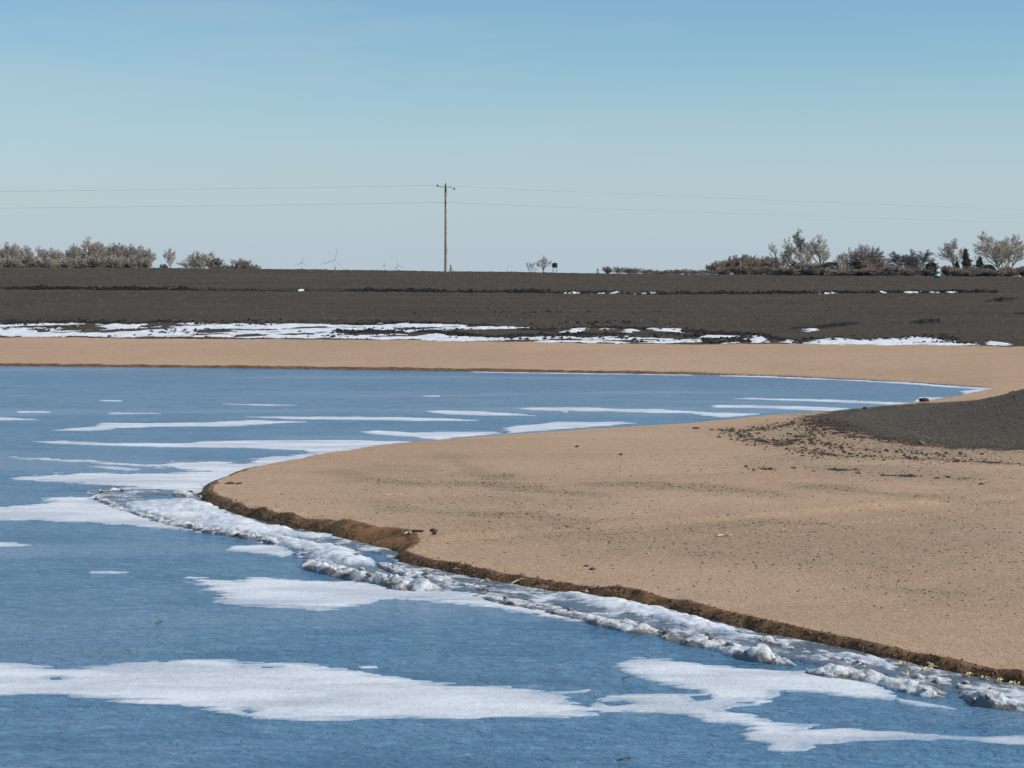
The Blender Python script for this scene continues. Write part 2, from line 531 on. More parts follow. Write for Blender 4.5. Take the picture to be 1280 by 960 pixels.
# grey gritty stains on the sand, as areas on the spit
STAINS = [[(905, 527), (1000, 515), (1040, 512), (1110, 540), (1290, 558), (1290, 582), (1120, 574), (1000, 566), (930, 545)], [(560, 655), (640, 640), (760, 655), (900, 640), (1040, 645), (1280, 640), (1290, 700), (1100, 725), (980, 705), (850, 690), (700, 690)],
          [(500, 625), (600, 610), (700, 618), (760, 632), (640, 640)],
          [(900, 575), (1000, 560), (1150, 590), (1280, 600), (1280, 625), (1060, 605)],
          [(430, 570), (540, 565), (600, 590), (470, 605)],
          [(1080, 725), (1280, 715), (1280, 752), (1160, 760)]]
# wheel-like lines of dark clods at the foot of the mound
GRIT_LINES = [[(575, 636), (640, 645), (700, 652), (760, 668), (830, 676), (930, 690), (1010, 692)], [(570, 598), (620, 604), (680, 612), (730, 617)], [(555, 560), (585, 577), (620, 592)], [(480, 622), (530, 636), (600, 644)],
              [(1080, 722), (1150, 728), (1260, 736)], [(880, 655), (960, 648), (1060, 655), (1180, 668)], [(430, 580), (470, 592), (520, 598)], [(1000, 612), (1100, 622), (1260, 630)], [(760, 605), (860, 612), (960, 622)]]
CLOD_LINES = [[(905, 528), (935, 540), (985, 552), (1040, 563), (1110, 568), (1180, 570), (1250, 574), (1290, 576)],
              [(985, 548), (1010, 535), (1030, 522), (1035, 515)], [(925, 532), (960, 527), (990, 521), (1015, 517)],
              [(1000, 545), (1050, 552), (1120, 560), (1200, 566)], [(950, 581), (1040, 592), (1120, 600), (1200, 606)],
              [(1030, 518), (1040, 530), (1060, 538), (1110, 545)]]
# wet black soil above the snow and in the furrow
FIELD_DARK = [[(-60, 404), (60, 405), (95, 403), (125, 405), (160, 408), (200, 404), (225, 405), (260, 409), (330, 408)], [(430, 408), (490, 406), (530, 405), (600, 409), (655, 413), (700, 417)],
              [(420, 417), (480, 417), (540, 417), (600, 423), (640, 424)], [(690, 413), (740, 411), (790, 412), (850, 414), (900, 417), (950, 420)], [(1000, 412), (1025, 412)],
              [(1030, 410), (1060, 406)], [(1150, 406), (1162, 402)], [(1240, 378), (1258, 374)], [(1275, 394), (1300, 393)], [(860, 422), (930, 421), (960, 424), (1010, 430)], [(640, 421), (720, 420), (770, 419)]]


def base_z(X, Y):
    """ground height without the shore lip, used to put traced ground marks in place"""
    u = CX + F * X / np.maximum(Y, 1.0)
    return far_z(u, Y)


def on_far(u, v):
    """pixel on the far bank -> ground point"""
    Y = 150.0 if v > 420 else 200.0
    lo, hi = float(far_profile(np.array([u]))[0][0]), YC
    for _ in range(40):
        mid = (lo + hi) / 2
        vv = HZ + (EYE - float(far_z(np.array([u]), np.array([mid]))[0])) * F / mid
        if vv > v: lo = mid
        else: hi = mid
    Y = (lo + hi) / 2
    return (u - CX) / F * Y, Y


def land(X, Y, want=False):
    X = np.asarray(X, float); Y = np.asarray(Y, float)
    u = CX + F * X / np.maximum(Y, 1.0)
    d, (lip, wid, brn) = seg_dist(X, Y, shore_pts, [LIP, WID, BRN])
    wat = inside(X, Y, water_poly)
    s = np.where(wat, -d, d)
    rag = fbm(X * 1.6, Y * 1.6, 4, 3)
    s = s + rag * 0.09 * np.where(s < 3, 1, 0) + fbm(X * 0.35, Y * 0.35, 2, 8) * 0.10 * np.where(s < 6, 1, 0) * (brn > .5)
    lipz = lip * np.where((brn > .5) & (Y < 100), 0.88, 1) * (1 + 0.55 * fbm(X * 0.9, Y * 0.9, 4, 21) * np.exp(-np.clip(s - wid, 0, 50) / 0.5))
    face = np.clip(s / wid, 0, 1)
    z = np.where(s < 0, np.maximum(s * 0.55, -0.5), lipz * (face ** 0.75))
    ys = ground(u, far_v(u), 0.0)[1]
    isfar = sstep(-4, 6, Y - ys)
    spit = (1 - isfar) * np.minimum(0.011 * np.maximum(s, 0), 0.22)
    z = z + spit + isfar * far_z(u, Y) * (s > 0)
    # gentle unevenness
    inl = sstep(0.3, 2.5, s)
    z = z + inl * (0.035 * fbm(X * 0.22, Y * 0.22, 3, 31) + 0.012 * fbm(X * 1.3, Y * 1.3, 3, 32))
    # mound
    md = seg_dist(X, Y, MPOLY, closed=True); mi = inside(X, Y, MPOLY)
    ms = np.where(mi, md, -md)
    H = np.interp(u, [1030, 1090, 1150, 1280, 1500, 2000], [0.03, 0.27, 0.62, 1.42, 2.4, 3.0])
    mh = sstep(-1.0, 11.0, ms) * H
    near_front = Y < ys + 2
    z = z + mh * np.where(near_front, 1, np.exp(-np.maximum(Y - ys - 2, 0) / 6))
    z = z + (mi & near_front) * (0.05 * fbm(X * 1.1, Y * 1.1, 4, 41))
    # ploughed field
    fy = np.interp(u, UTAB, FYTAB)
    ysb = np.interp(u, UTAB, YBTAB)
    fieldm = sstep(-0.8, 0.8, Y - ysb + 1.2 * fbm(X * 0.15, Y * 0.15, 3, 51))
    z = z + fieldm * (0.07 * fbm(X * 0.9, Y * 0.9, 3, 52) + 0.05 * fbm(X * 0.06, Y * 0.5, 3, 53)) * (Y < 300)
    furm = np.exp(-((Y - fy + 0.5 * fbm(X * .1, Y * 0, 3, 60)) / 0.9) ** 2) * (u < 1245)
    z = z + furm * 0.22 * (0.6 + 0.8 * fbm(X * 0.5, Y * 0.5, 3, 61)) - 0.18 * np.exp(-((Y - fy + 1.6) / 0.8) ** 2) * (u < 1245)
    if not want:
        return z
    soil = np.maximum(fieldm, (sstep(-4.2, 2.4, ms) * near_front))
    wet = np.where(s < wid + 0.02, 1.0, 1 - sstep(0, 0.30, s - wid + 0.06 + 0.16 * fbm(X * 0.8, Y * 0.8, 3, 22))) * brn
    wet = np.maximum(wet, np.where(s < 0.05, 1, 0))
    rust = sstep(380, 430, u) * (1 - sstep(500, 508, u)) * (Y < 56)
    dark = np.zeros_like(z)
    if True:
        fr = (Y > 125) & (Y < 300)
        if fr.any():
            dk = np.zeros(fr.sum())
            for ln in FIELD_DARK:
                p = [on_far(a, b) for a, b in ln]
                dd = seg_dist(X[fr], Y[fr], p)
                dk = np.maximum(dk, np.exp(-(dd / 1.2) ** 2))
            dark[fr] = dk
        dark = np.maximum(dark, 0.85 * np.exp(-((Y - fy + 0.9) / 0.9) ** 2) * (u < 1245) * (0.72 + 0.6 * vnoise(X * 0.16, Y * 0.0, 77)))
    stain = np.zeros_like(z)
    sp = (Y < 118)
    if sp.any():
        stn = np.zeros(sp.sum())
        for poly in STAINS:
            p = [tuple(map(float, ground(a, b, 0.38))) for a, b in poly]
            dd = seg_dist(X[sp], Y[sp], p, closed=True)
            sdd = np.where(inside(X[sp], Y[sp], p), dd, -dd)
            stn = np.maximum(stn, sstep(-2.0, 2.5, sdd + 1.5 * fbm(X[sp] * .25, Y[sp] * .25, 3, 70)))
        for ln in GRIT_LINES:
            p = [tuple(map(float, ground(a, b, 0.38))) for a, b in ln]
            dd = seg_dist(X[sp], Y[sp], p) + 0.9 * fbm(X[sp] * .5, Y[sp] * .5, 3, 71)
            stn = np.maximum(stn, 1.25 * np.exp(-(np.maximum(dd, 0) / 0.8) ** 2))
        for ln in CLOD_LINES:
            p = [tuple(map(float, ground(a, b, 0.38))) for a, b in ln]
            dd = seg_dist(X[sp], Y[sp], p)
            stn = np.maximum(stn, 0.9 * np.exp(-(dd / 1.0) ** 2))
            dark[sp] = np.maximum(dark[sp], 0.54 * np.exp(-(dd / 0.5) ** 2))
        stain[sp] = stn
    snow = sstep(290, 420, Y) * (1 - sstep(880, 940, u)) * sstep(560, 640, u)
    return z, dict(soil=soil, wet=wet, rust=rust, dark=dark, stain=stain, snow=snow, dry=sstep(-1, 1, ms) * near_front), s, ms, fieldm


UTAB = np.linspace(-1200, 2600, 380)
FYTAB = furrow_y(UTAB)
YBTAB = far_profile(UTAB)[1]

# ------------------------------------------------------------------ build the land as one gridded sheet, divided at its real boundaries
uc = np.concatenate([np.linspace(-900, -60, 60)[:-1], np.linspace(-60, 1340, 1120), np.linspace(1340, 2200, 60)[1:]])
rows = [24.0]
while rows[-1] < 112: rows.append(rows[-1] + max(rows[-1] ** 2 / 16185 * 0.85, 0.05))
while rows[-1] < 150: rows.append(rows[-1] + 0.2)
while rows[-1] < 262: rows.append(rows[-1] + 0.5)
while rows[-1] < 12000: rows.append(rows[-1] * 1.05)
rows = np.array(rows)
UU, YY = np.meshgrid(uc, rows)
XX = (UU - CX) / F * YY
nr, nc = XX.shape
ZZ = np.zeros((nr, nc)); ATT = {k: np.zeros((nr, nc)) for k in ('soil', 'wet', 'rust', 'dark', 'stain', 'snow', 'dry')}
SS = np.zeros((nr, nc)); MS = np.zeros((nr, nc)); FM = np.zeros((nr, nc))
for r0 in range(0, nr, 120):
    sl = slice(r0, min(nr, r0 + 120))
    z, at_, s, ms, fm = land(XX[sl], YY[sl], True)
    ZZ[sl] = z; SS[sl] = s; MS[sl] = ms; FM[sl] = fm
    for k in at_: ATT[k][sl] = at_[k]
idx = np.arange(nr * nc).reshape(nr, nc)
quads = np.stack([idx[:-1, :-1], idx[:-1, 1:], idx[1:, 1:], idx[1:, :-1]], -1).reshape(-1, 4)
smax = np.maximum.reduce([SS[:-1, :-1], SS[:-1, 1:], SS[1:, 1:], SS[1:, :-1]]).ravel()
quads = quads[smax > -1.2]
ctr = quads[:, 0]
Sf, MSf, FMf, Yf, Uf = SS.ravel(), MS.ravel(), FM.ravel(), YY.ravel(), UU.ravel()
ysf = ground(Uf[ctr], far_v(Uf[ctr]))[1]
cls = np.where(Yf[ctr] > YC + 60, 4, np.where(FMf[ctr] > 0.5, 3, np.where(Yf[ctr] > ysf + 1, 2, np.where(MSf[ctr] > 0, 1, 0))))
CO = np.stack([XX.ravel(), YY.ravel(), ZZ.ravel()], -1)
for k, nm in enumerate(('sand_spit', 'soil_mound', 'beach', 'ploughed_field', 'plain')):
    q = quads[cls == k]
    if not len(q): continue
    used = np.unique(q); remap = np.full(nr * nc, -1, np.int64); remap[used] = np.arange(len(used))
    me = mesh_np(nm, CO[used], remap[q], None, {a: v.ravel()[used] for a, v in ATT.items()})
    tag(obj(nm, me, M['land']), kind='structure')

# water
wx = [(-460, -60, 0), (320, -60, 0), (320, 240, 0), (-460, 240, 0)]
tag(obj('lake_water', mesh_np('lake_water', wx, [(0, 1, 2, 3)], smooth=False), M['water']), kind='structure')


# ------------------------------------------------------------------ sheets cut from a field of signed distance
def sheet(name, poly, mat, label=None, cat=None, group=None, holes=(), amp=0.0055, nz=0.9, thick=0.022, zfun=None, mapper=None, du=1.3, dv=0.6, seed=0, hole_noise=None, edge=0.06, lump=0.0, spike=2.4, hscale=(0.55, 0.8)):
    """poly: outline as seen; mapper puts every grid corner on the real surface"""
    us = [p[0] for p in poly]; vs = [p[1] for p in poly]
    pad = 6
    gu = np.arange(min(us) - pad * 2, max(us) + pad * 2, du); gv = np.arange(min(vs) - pad * .6, max(vs) + pad * .6, dv)
    GU, GV = np.meshgrid(gu, gv)
    if mapper is None:
        X, Y = ground(GU, GV, 0.0)
        W = [tuple(map(float, ground(a, b, 0.0))) for a, b in poly]
        HW = [[tuple(map(float, ground(a, b, 0.0))) for a, b in h] for h in holes]
    else:
        X, Y = mapper(GU, GV)
        W = [mapper(a, b) for a, b in poly]; W = [(float(a), float(b)) for a, b in W]
        HW = [[(float(mapper(a, b)[0]), float(mapper(a, b)[1])) for a, b in h] for h in holes]
    d = seg_dist(X, Y, W, closed=True)
    f = np.where(inside(X, Y, W), d, -d)
    A = amp * Y
    f = f + A * fbm(X * nz, Y * nz, 5, 100 + seed, 0.62) + spike * A * fbm(X * nz * 2.0, Y * nz * 13, 3, 120 + seed, 0.6)
    for h in HW:
        dh = seg_dist(X, Y, h, closed=True)
        fh = np.where(inside(X, Y, h), -dh, dh) + A * fbm(X * nz, Y * nz, 4, 140 + seed)
        f = np.minimum(f, fh)
    if hole_noise:
        f = np.minimum(f, (hole_noise - fbm(X * hscale[0], Y * hscale[1], 4, 160 + seed)) * 1.2)
    inn = f > 0
    if not inn.any(): return None
    ny, nx = f.shape
    c = [inn[:-1, :-1], inn[:-1, 1:], inn[1:, 1:], inn[1:, :-1]]
    cnt = sum(a.astype(int) for a in c)
    ids = np.arange(ny * nx).reshape(ny, nx)
    full = cnt == 4
    Q = np.stack([ids[:-1, :-1][full], ids[1:, :-1][full], ids[1:, 1:][full], ids[:-1, 1:][full]], -1)
    vid = {}; co = []; fe = []
    fx, fX, fY = f.ravel(), X.ravel(), Y.ravel()

    def gv_(i):
        k = ('v', i)
        if k not in vid: vid[k] = len(co); co.append((fX[i], fY[i])); fe.append(fx[i])
        return vid[k]

    def ge_(i, j):
        k = (min(i, j), max(i, j))
        if k not in vid:
            t = fx[i] / (fx[i] - fx[j]); vid[k] = len(co)
            co.append((fX[i] + (fX[j] - fX[i]) * t, fY[i] + (fY[j] - fY[i]) * t)); fe.append(0.0)
        return vid[k]
    qs, ts = [], []
    for q in Q: qs.append(tuple(gv_(int(i)) for i in q))
    part = np.argwhere((cnt > 0) & (cnt < 4))
    for r, cc in part:
        loop = [ids[r, cc], ids[r + 1, cc], ids[r + 1, cc + 1], ids[r, cc + 1]]
        poly_ = []
        for k in range(4):
            i, j = int(loop[k]), int(loop[(k + 1) % 4])
            if fx[i] > 0: poly_.append(gv_(i))
            if (fx[i] > 0) != (fx[j] > 0): poly_.append(ge_(i, j))
        for k in range(1, len(poly_) - 1): ts.append((poly_[0], poly_[k], poly_[k + 1]))
    co = np.array(co); fe = np.array(fe)
    zb = zfun(co[:, 0], co[:, 1]) if zfun else 0.0
    top = thick * np.clip(fe / edge, 0, 1) ** 0.6
    z = zb - 0.006 + top * (1 + 0.5 * fbm(co[:, 0] * 1.2, co[:, 1] * 1.2, 4, 180 + seed)) + lump * np.clip(fe / 0.5, 0, 1) * np.abs(fbm(co[:, 0] * 1.7, co[:, 1] * 1.7, 4, 190 + seed))
    me = mesh_np(name, np.column_stack([co, z]), qs or None, ts or None, {'edge': fe})
    o = obj(name, me, mat)
    if label: tag(o, label, cat, group)
    return o


ICE = [
    ([(-150, 848), (-60, 836), (0, 831), (60, 836), (100, 837), (165, 831), (230, 826), (290, 826), (350, 829), (400, 832), (440, 838), (475, 845), (520, 851), (560, 855), (600, 858), (650, 862), (690, 868), (715, 878), (741, 892), (700, 896), (620, 897), (560, 898), (500, 898), (440, 900), (380, 902), (330, 901), (290, 894), (240, 887), (180, 880), (110, 874), (50, 870), (-60, 869), (-150, 866)],
     'widest white ice sheet on the blue water, in the bottom left foreground', [[(298, 888), (310, 886), (322, 890), (310, 893)], [(62, 847), (75, 846), (76, 850), (64, 850)]]),
    ([(765, 829), (799, 824), (850, 826), (892, 831), (964, 836), (992, 840), (1035, 836), (1071, 844), (1100, 858), (1122, 874), (1071, 872), (1021, 867), (978, 865), (971, 872), (956, 880), (930, 884), (920, 888), (960, 898), (971, 903), (1021, 908), (992, 914), (1050, 912), (1136, 915.5), (1300, 923.5), (1300, 930), (1136, 924.5), (1071, 925), (1021, 933), (978, 942), (956, 934), (928, 920), (938, 909), (913, 905), (881, 902), (847, 894), (817, 891), (780, 890), (744, 893), (735, 885), (757, 871), (795, 868), (825, 866), (868, 867), (870, 862), (832, 856), (802, 849)],
     'forked ragged white ice sheet in the bottom right, close to the shore ridge', [[(750, 878), (775, 877), (790, 880), (765, 883)], [(865, 871), (885, 869), (888, 874), (872, 876)]]),
    ([(237, 722), (293, 727), (312, 722), (408, 726), (453, 727), (492, 733), (560, 738), (620, 745), (680, 756), (750, 774), (745, 779), (706, 774), (670, 768), (622, 760), (575, 754), (516, 750), (481, 749), (453, 754), (436, 760), (397, 763), (363, 761), (321, 758), (265, 753), (279, 747), (262, 737)],
     'long white ice sheet with a feathered left end, against the outer ice ridge', []),
    ([(-120, 640), (0, 635), (33, 632), (54, 629), (60, 622), (115, 622), (141, 629), (200, 640), (250, 650), (262, 664), (230, 663), (164, 658), (108, 653), (49, 650), (0, 650), (-120, 652)],
     'wide white ice tongue at the left edge, joining the ice round the spit tip', []),
    ([(15, 598), (66, 593), (131, 592), (197, 592), (252, 590), (203, 582), (216, 578), (262, 577), (305, 579), (328, 572), (387, 567), (400, 571), (328, 588), (289, 598), (262, 606), (250, 620), (213, 613), (171, 610), (131, 606), (66, 603)],
     'forked white ice sheet wrapped round the back of the spit tip', []),
    ([(15, 572), (52, 573), (112, 576), (164, 580), (208, 582), (197, 585), (157, 582), (98, 578), (33, 575)], 'thin curved ice streak just above the forked ice sheet', []),
    ([(110, 583), (141, 583), (180, 587), (157, 589), (131, 587)], 'short ice sliver between the curved streak and the forked sheet', []),
    ([(39, 552), (82, 551.5), (148, 554), (230, 554), (256, 551.5), (315, 551), (394, 550), (451, 551), (512, 552.5), (470, 557), (423, 565), (400, 568), (377, 563), (295, 560), (197, 559), (131, 557), (66, 555)],
     'long white ice strip ending at the back shore of the spit', []),
    ([(62, 538), (121, 533), (128, 529), (197, 529), (262, 528), (315, 525.5), (388, 527.5), (315, 531), (295, 533), (197, 533.5), (144, 535), (138, 537), (108, 539)], 'stepped white ice strip on the left middle of the lake', []),
    ([(300, 521), (354, 520.5), (420, 521.5), (498, 521.5), (564, 523), (608, 526), (556, 526.5), (478, 525.5), (400, 524), (354, 524.5)], 'slender ice strip in the middle of the lake, tapering at both ends', []),
    ([(-80, 520), (0, 521.5), (46, 524.8), (0, 526), (-80, 527)], 'pointed ice strip cut by the left edge of the view', []),
    ([(522, 513.5), (556, 513), (619, 515.5), (670, 519.7), (603, 519.5), (548, 517.5)], 'lens shaped ice strip farther out than the slender one', []),
    ([(640, 510), (673, 509), (736, 509.5), (791, 511.5), (822, 511), (900, 516), (953, 517), (930, 520), (900, 522), (857, 517), (752, 514.5), (666, 512.5)], 'long ice strip running into the back shore of the spit, right of centre', []),
    ([(918, 498.5), (938, 497.5), (1048, 500), (1146, 504), (1114, 506), (1019, 502)], 'farthest long ice strip on the right, left of the black rock', []),
    ([(890, 506), (998, 507.5), (1068, 510.5), (1040, 514), (959, 511), (890, 509.5)], 'ice strip nearest the clod lines on the right back shore', []),
    ([(445, 540), (470, 538), (517, 541), (556, 540), (622, 539.5), (630, 542), (572, 547), (548, 550), (509, 546.5), (466, 543.5)], 'leaf shaped ice strip touching the back shore of the spit', []),
    ([(632, 535), (650, 532), (697, 528), (775, 527.5), (792, 529), (673, 539), (630, 543)], 'wedge of white ice along the back shore of the spit', []),
    ([(1147, 496.5), (1182, 497), (1161, 501.5), (1140, 503)], 'small white ice patch behind the black rock', []),
    ([(1194, 489.2), (1215, 487.2), (1236, 485.6), (1234, 488), (1220, 491.6), (1202, 494)], 'tiny ice patch in the narrow corner of the lake', []),
    ([(136, 516), (197, 516), (200, 517.6), (138, 517.8)], 'faint short ice streak above the stepped strip', []),
    ([(20, 514), (64, 514.3), (62, 516), (22, 516)], 'faint ice dash near the left edge above the pointed strip', []),
    ([(124, 500), (153, 500.3), (152, 502), (126, 501.6)], 'faintest ice dash in the far left of the lake', []),
    ([(280, 505), (330, 505.6), (395, 506.6), (330, 507.4)], 'hairline ice streak in the far middle of the lake', []),
    ([(525, 494.5), (555, 494.5), (552, 496), (530, 496)], 'small ice dash far out near the opposite beach', []),
    ([(108, 714.5), (140, 714), (166, 715.5), (140, 717.5), (112, 717)], 'lone narrow ice scrap on open water in the lower left', []),
    ([(-40, 677), (20, 678.5), (46, 682), (10, 683), (-40, 684)], 'ice scrap at the left edge below the wide ice tongue', []),
    ([(281, 688), (290, 682), (326, 681), (358, 683.5), (370, 691), (352, 697), (329, 692)], 'small separate ice sheet beside the slab at the ridge bend', []),
    ([(445, 833), (470, 832), (476, 835), (450, 836)], 'little ice scrap off the upper edge of the widest sheet', []),
    ([(608, 858), (640, 857), (642, 860), (612, 861)], 'little ice scrap between the two foreground sheets', []),
    ([(655, 867), (700, 864), (738, 862), (736, 866), (700, 868)], 'narrow ice strip bridging the two foreground sheets', []),
    ([(1120, 874), (1150, 878), (1185, 884), (1198, 887), (1160, 884), (1125, 879)], 'thin ice sliver trailing from the forked sheet towards the shore', []),
    ([(700, 513.5), (710, 513), (712, 516), (702, 516.5)], 'tiny white ice lump beside the long strip right of centre', []),
    ([(900, 469.3), (960, 470.6), (1060, 474.6), (1140, 478.6), (1200, 483), (1240, 485.6), (1236, 487), (1195, 485), (1135, 480.4), (1060, 476), (960, 471.8), (900, 470.2)], 'thin white ice fringe along the far beach, on the right', []),
    ([(590, 464.8), (640, 465.4), (700, 466.2), (790, 467.3), (870, 468.6), (860, 469.2), (780, 468.3), (690, 467), (600, 465.6)], 'broken hairline ice fringe along the far beach, in the middle', []),
    ([(380, 571), (420, 563.5), (470, 558), (480, 559), (425, 567), (395, 573)], 'narrow ice fringe against the back shore left of the leaf shaped strip', []),
]
for i, (poly, lab, holes) in enumerate(ICE):
    small = max(p[0] for p in poly) - min(p[0] for p in poly) < 120
    far = min(p[1] for p in poly) < 560
    sheet('ice_sheet', poly, M['ice'], lab, 'ice sheet', 'ice sheets on the lake', holes, amp=(0.0028 if small else 0.0045) if not far else 0.0035, nz=0.55 if not far else 0.25,
          seed=i * 3, dv=0.5 if not far else 0.3, du=1.3, hole_noise=0.74 if i in (0, 1, 2) else None, spike=(1.5 if i == 1 else 2.4) if not (small or far) else (0.25 if max(p[0] for p in poly) - min(p[0] for p in poly) < 60 else 0.9))

# wet slush between bank and outer ridge
SLUSH = [(105, 612), (140, 609), (175, 612), (215, 615), (246, 620), (262, 629), (300, 641), (340, 652), (400, 664), (440, 673), (470, 681), (500, 688), (503, 700), (540, 708), (600, 720), (660, 730), (720, 740), (780, 748), (840, 760), (880, 770), (940, 785), (1000, 798), (1060, 810), (1120, 823), (1200, 840), (1300, 860),
         (1300, 882), (1240, 872), (1180, 866), (1100, 845), (1020, 832), (940, 815), (860, 795), (760, 774), (680, 757), (600, 742), (520, 733), (450, 722), (400, 710), (375, 695), (345, 682), (300, 670), (250, 662), (190, 648), (150, 635), (118, 622)]
sheet('slush_ice', SLUSH, M['slush'], 'wet grey and white slush ice filling the gap between the bank and the ice ridges', 'slush ice', None, [[(178, 621), (195, 619), (217, 620), (216, 627), (180, 626)], [(455, 690), (475, 692), (488, 700), (500, 712), (540, 722), (530, 727), (480, 716), (465, 706), (445, 697)]],
      amp=0.003, thick=0.03, seed=200, dv=0.5, lump=0.05)
WHITE = [([(150, 634), (175, 629), (200, 627), (247, 626), (262, 636), (300, 649), (340, 659), (380, 667), (420, 671), (400, 675), (369, 674), (330, 672), (290, 668), (256, 664), (230, 656), (190, 646)], 'clean white ice shelf under the bank at the spit tip'),
         ([(325, 669), (350, 671), (383, 679), (420, 684), (442, 690), (456, 700), (461, 707), (430, 707), (400, 700), (383, 695), (360, 684), (335, 677)], 'white ice slab at the bend where the bank turns rusty'),
         ([(685, 743), (706, 743), (747, 748), (792, 754), (833, 763), (870, 775), (910, 787), (950, 798), (930, 800), (880, 792), (830, 780), (780, 768), (730, 758)], 'white ice shelf along the bank in the middle of the near shore'),
         ([(1040, 820), (1090, 826), (1130, 834), (1110, 838), (1060, 830)], 'small pale ice shelf below the corn husks')]
for i, (p, lab) in enumerate(WHITE):
    sheet('ice_shelf', p, M['ice'], lab, 'shore ice', 'white ice shelves along the near bank', amp=0.0032, thick=0.09, seed=220 + i * 4, dv=0.5, lump=0.10, edge=0.25)


# ------------------------------------------------------------------ refrozen ice ridges
def smooth_line(pts, step):
    p = np.array(pts, float); d = np.r_[0, np.cumsum(np.hypot(*np.diff(p, axis=0).T))]
    n = max(4, int(d[-1] / step)); t = np.linspace(0, d[-1], n)
    x = np.interp(t, d, p[:, 0]); y = np.interp(t, d, p[:, 1])
    k = np.ones(9) / 9
    xs = np.convolve(np.pad(x, 4, 'edge'), k, 'valid'); ys = np.convolve(np.pad(y, 4, 'edge'), k, 'valid')
    return np.column_stack([xs, ys])


def ridge(pix, label, w=0.42, h=0.22, seed=0, cell=1.9):
    L = smooth_line([tuple(map(float, ground(a, b, 0.08))) for a, b in pix], 0.035)
    T = np.gradient(L, axis=0); T /= np.linalg.norm(T, axis=1)[:, None] + 1e-9
    Nn = np.column_stack([-T[:, 1], T[:, 0]])
    n = len(L); m = 27
    a = np.linspace(-1, 1, m)
    s = np.arange(n) * 0.035
    wv = w * (1 + 0.55 * fbm(s * 0.8, s * 0, 3, seed)) * np.clip(np.minimum(s, s[-1] - s) / 0.8, 0.12, 1)
    hv = 0.8 * h * (0.9 + 0.5 * fbm(s * 0.55, s * 0 + 3, 3, seed + 1)) * np.clip(np.minimum(s, s[-1] - s) / 0.6, 0.1, 1)
    hv = np.maximum(hv, 0.03)
    sh = 0.25 * fbm(s * 0.9, s * 0 + 8, 3, seed + 2) * w
    off = a[None, :] * wv[:, None] + sh[:, None]
    X = L[:, 0][:, None] + Nn[:, 0][:, None] * off; Y = L[:, 1][:, None] + Nn[:, 1][:, None] * off
    X = X + 0.05 * fbm(X * 3, Y * 3, 3, seed + 4); Y = Y + 0.08 * fbm(X * 3 + 9, Y * 3, 3, seed + 5)
    dome = np.sqrt(np.clip(1 - a ** 2, 0, 1))[None, :]
    wd, cid = worley(X * cell, Y * cell, seed + 6)
    wd2, cid2 = worley(X * cell * 2.3, Y * cell * 2.3, seed + 16)
    lump = np.sqrt(np.clip(1 - (wd * 1.22) ** 2, 0, 1)) * (0.35 + 0.75 * cid)
    Z = hv[:, None] * dome * (0.20 + 0.80 * lump + 0.38 * np.sqrt(np.clip(1 - (wd2 * 1.25) ** 2, 0, 1)) * cid2 + 0.30 * fbm(X * 5, Y * 5, 4, seed + 7)) - 0.02
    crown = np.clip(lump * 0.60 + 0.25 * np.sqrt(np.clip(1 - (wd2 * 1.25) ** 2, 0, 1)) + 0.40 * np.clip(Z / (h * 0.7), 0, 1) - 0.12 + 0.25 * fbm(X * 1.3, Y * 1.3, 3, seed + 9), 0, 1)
    crown = np.clip(crown - 0.55 * sstep(0.15, 0.85, -a)[None, :] * np.clip(0.5 + 2.2 * fbm(X * 2.2, Y * 2.2, 4, seed + 10), 0, 1.4), 0, 1)  # water-facing side darkened in the colour, as shade and wet ice
    ids = np.arange(n * m).reshape(n, m)
    q = np.stack([ids[:-1, :-1], ids[1:, :-1], ids[1:, 1:], ids[:-1, 1:]], -1).reshape(-1, 4)
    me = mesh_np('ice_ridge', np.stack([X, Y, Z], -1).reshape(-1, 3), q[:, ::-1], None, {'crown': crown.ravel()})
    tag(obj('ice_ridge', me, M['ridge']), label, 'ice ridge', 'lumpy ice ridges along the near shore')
    return np.stack([X, Y, Z], -1)


RIDGES = [
    ([(112, 614), (128, 613), (150, 611), (172, 613)], 'short curl of grey ice rubble left of the blue pool at the spit tip', .45, .16),
    ([(215, 616), (228, 614), (240, 617), (246, 622)], 'knot of dirty ice between the blue pool and the spit tip', .4, .16),
    ([(120, 618), (150, 631), (170, 638), (190, 645), (225, 652), (260, 660), (300, 666), (330, 671), (352, 678)], 'low rubble ridge curving from the pool along the white ice shelf', .36, .16),
    ([(378, 698), (395, 706), (420, 713), (453, 720), (487, 724), (500, 729), (530, 732), (562, 736)], 'lumpy grey ice ridge standing off the rusty bank', .42, .24),
    ([(470, 698), (486, 706), (502, 711), (518, 715), (540, 719), (575, 727), (616, 734), (658, 739), (686, 744)], 'narrow white ice ridge hugging the bank right of the notch', .26, .15),
    ([(590, 740), (611, 743), (634, 748), (670, 755), (706, 763), (741, 770), (777, 779), (807, 785), (835, 790)], 'middle stretch of the outer ridge, grey lumps on white', .40, .17),
    ([(820, 782), (856, 793), (895, 803), (928, 813), (964, 822), (1004, 828)], 'bulky outer ice ridge above the forked ice sheet', .42, .24),
    ([(935, 789), (953, 795), (971, 800), (1000, 808), (1043, 819), (1093, 829), (1129, 838)], 'inner ice ridge close under the bank left of the corn husks', .28, .14),
    ([(1005, 830), (1021, 836), (1064, 839), (1107, 847), (1143, 856), (1192, 869)], 'long outer ice ridge with a smooth white tapering end', .40, .21),
    ([(1120, 836), (1150, 842), (1179, 848), (1233, 859), (1285, 868), (1320, 876)], 'inner ice ridge at the right edge beneath the husk pile', .28, .14),
    ([(1190, 863), (1215, 869), (1233, 873), (1260, 878), (1285, 882), (1330, 892)], 'rounded boulder like outer ridge in the bottom right corner', .40, .26),
]
spots = []
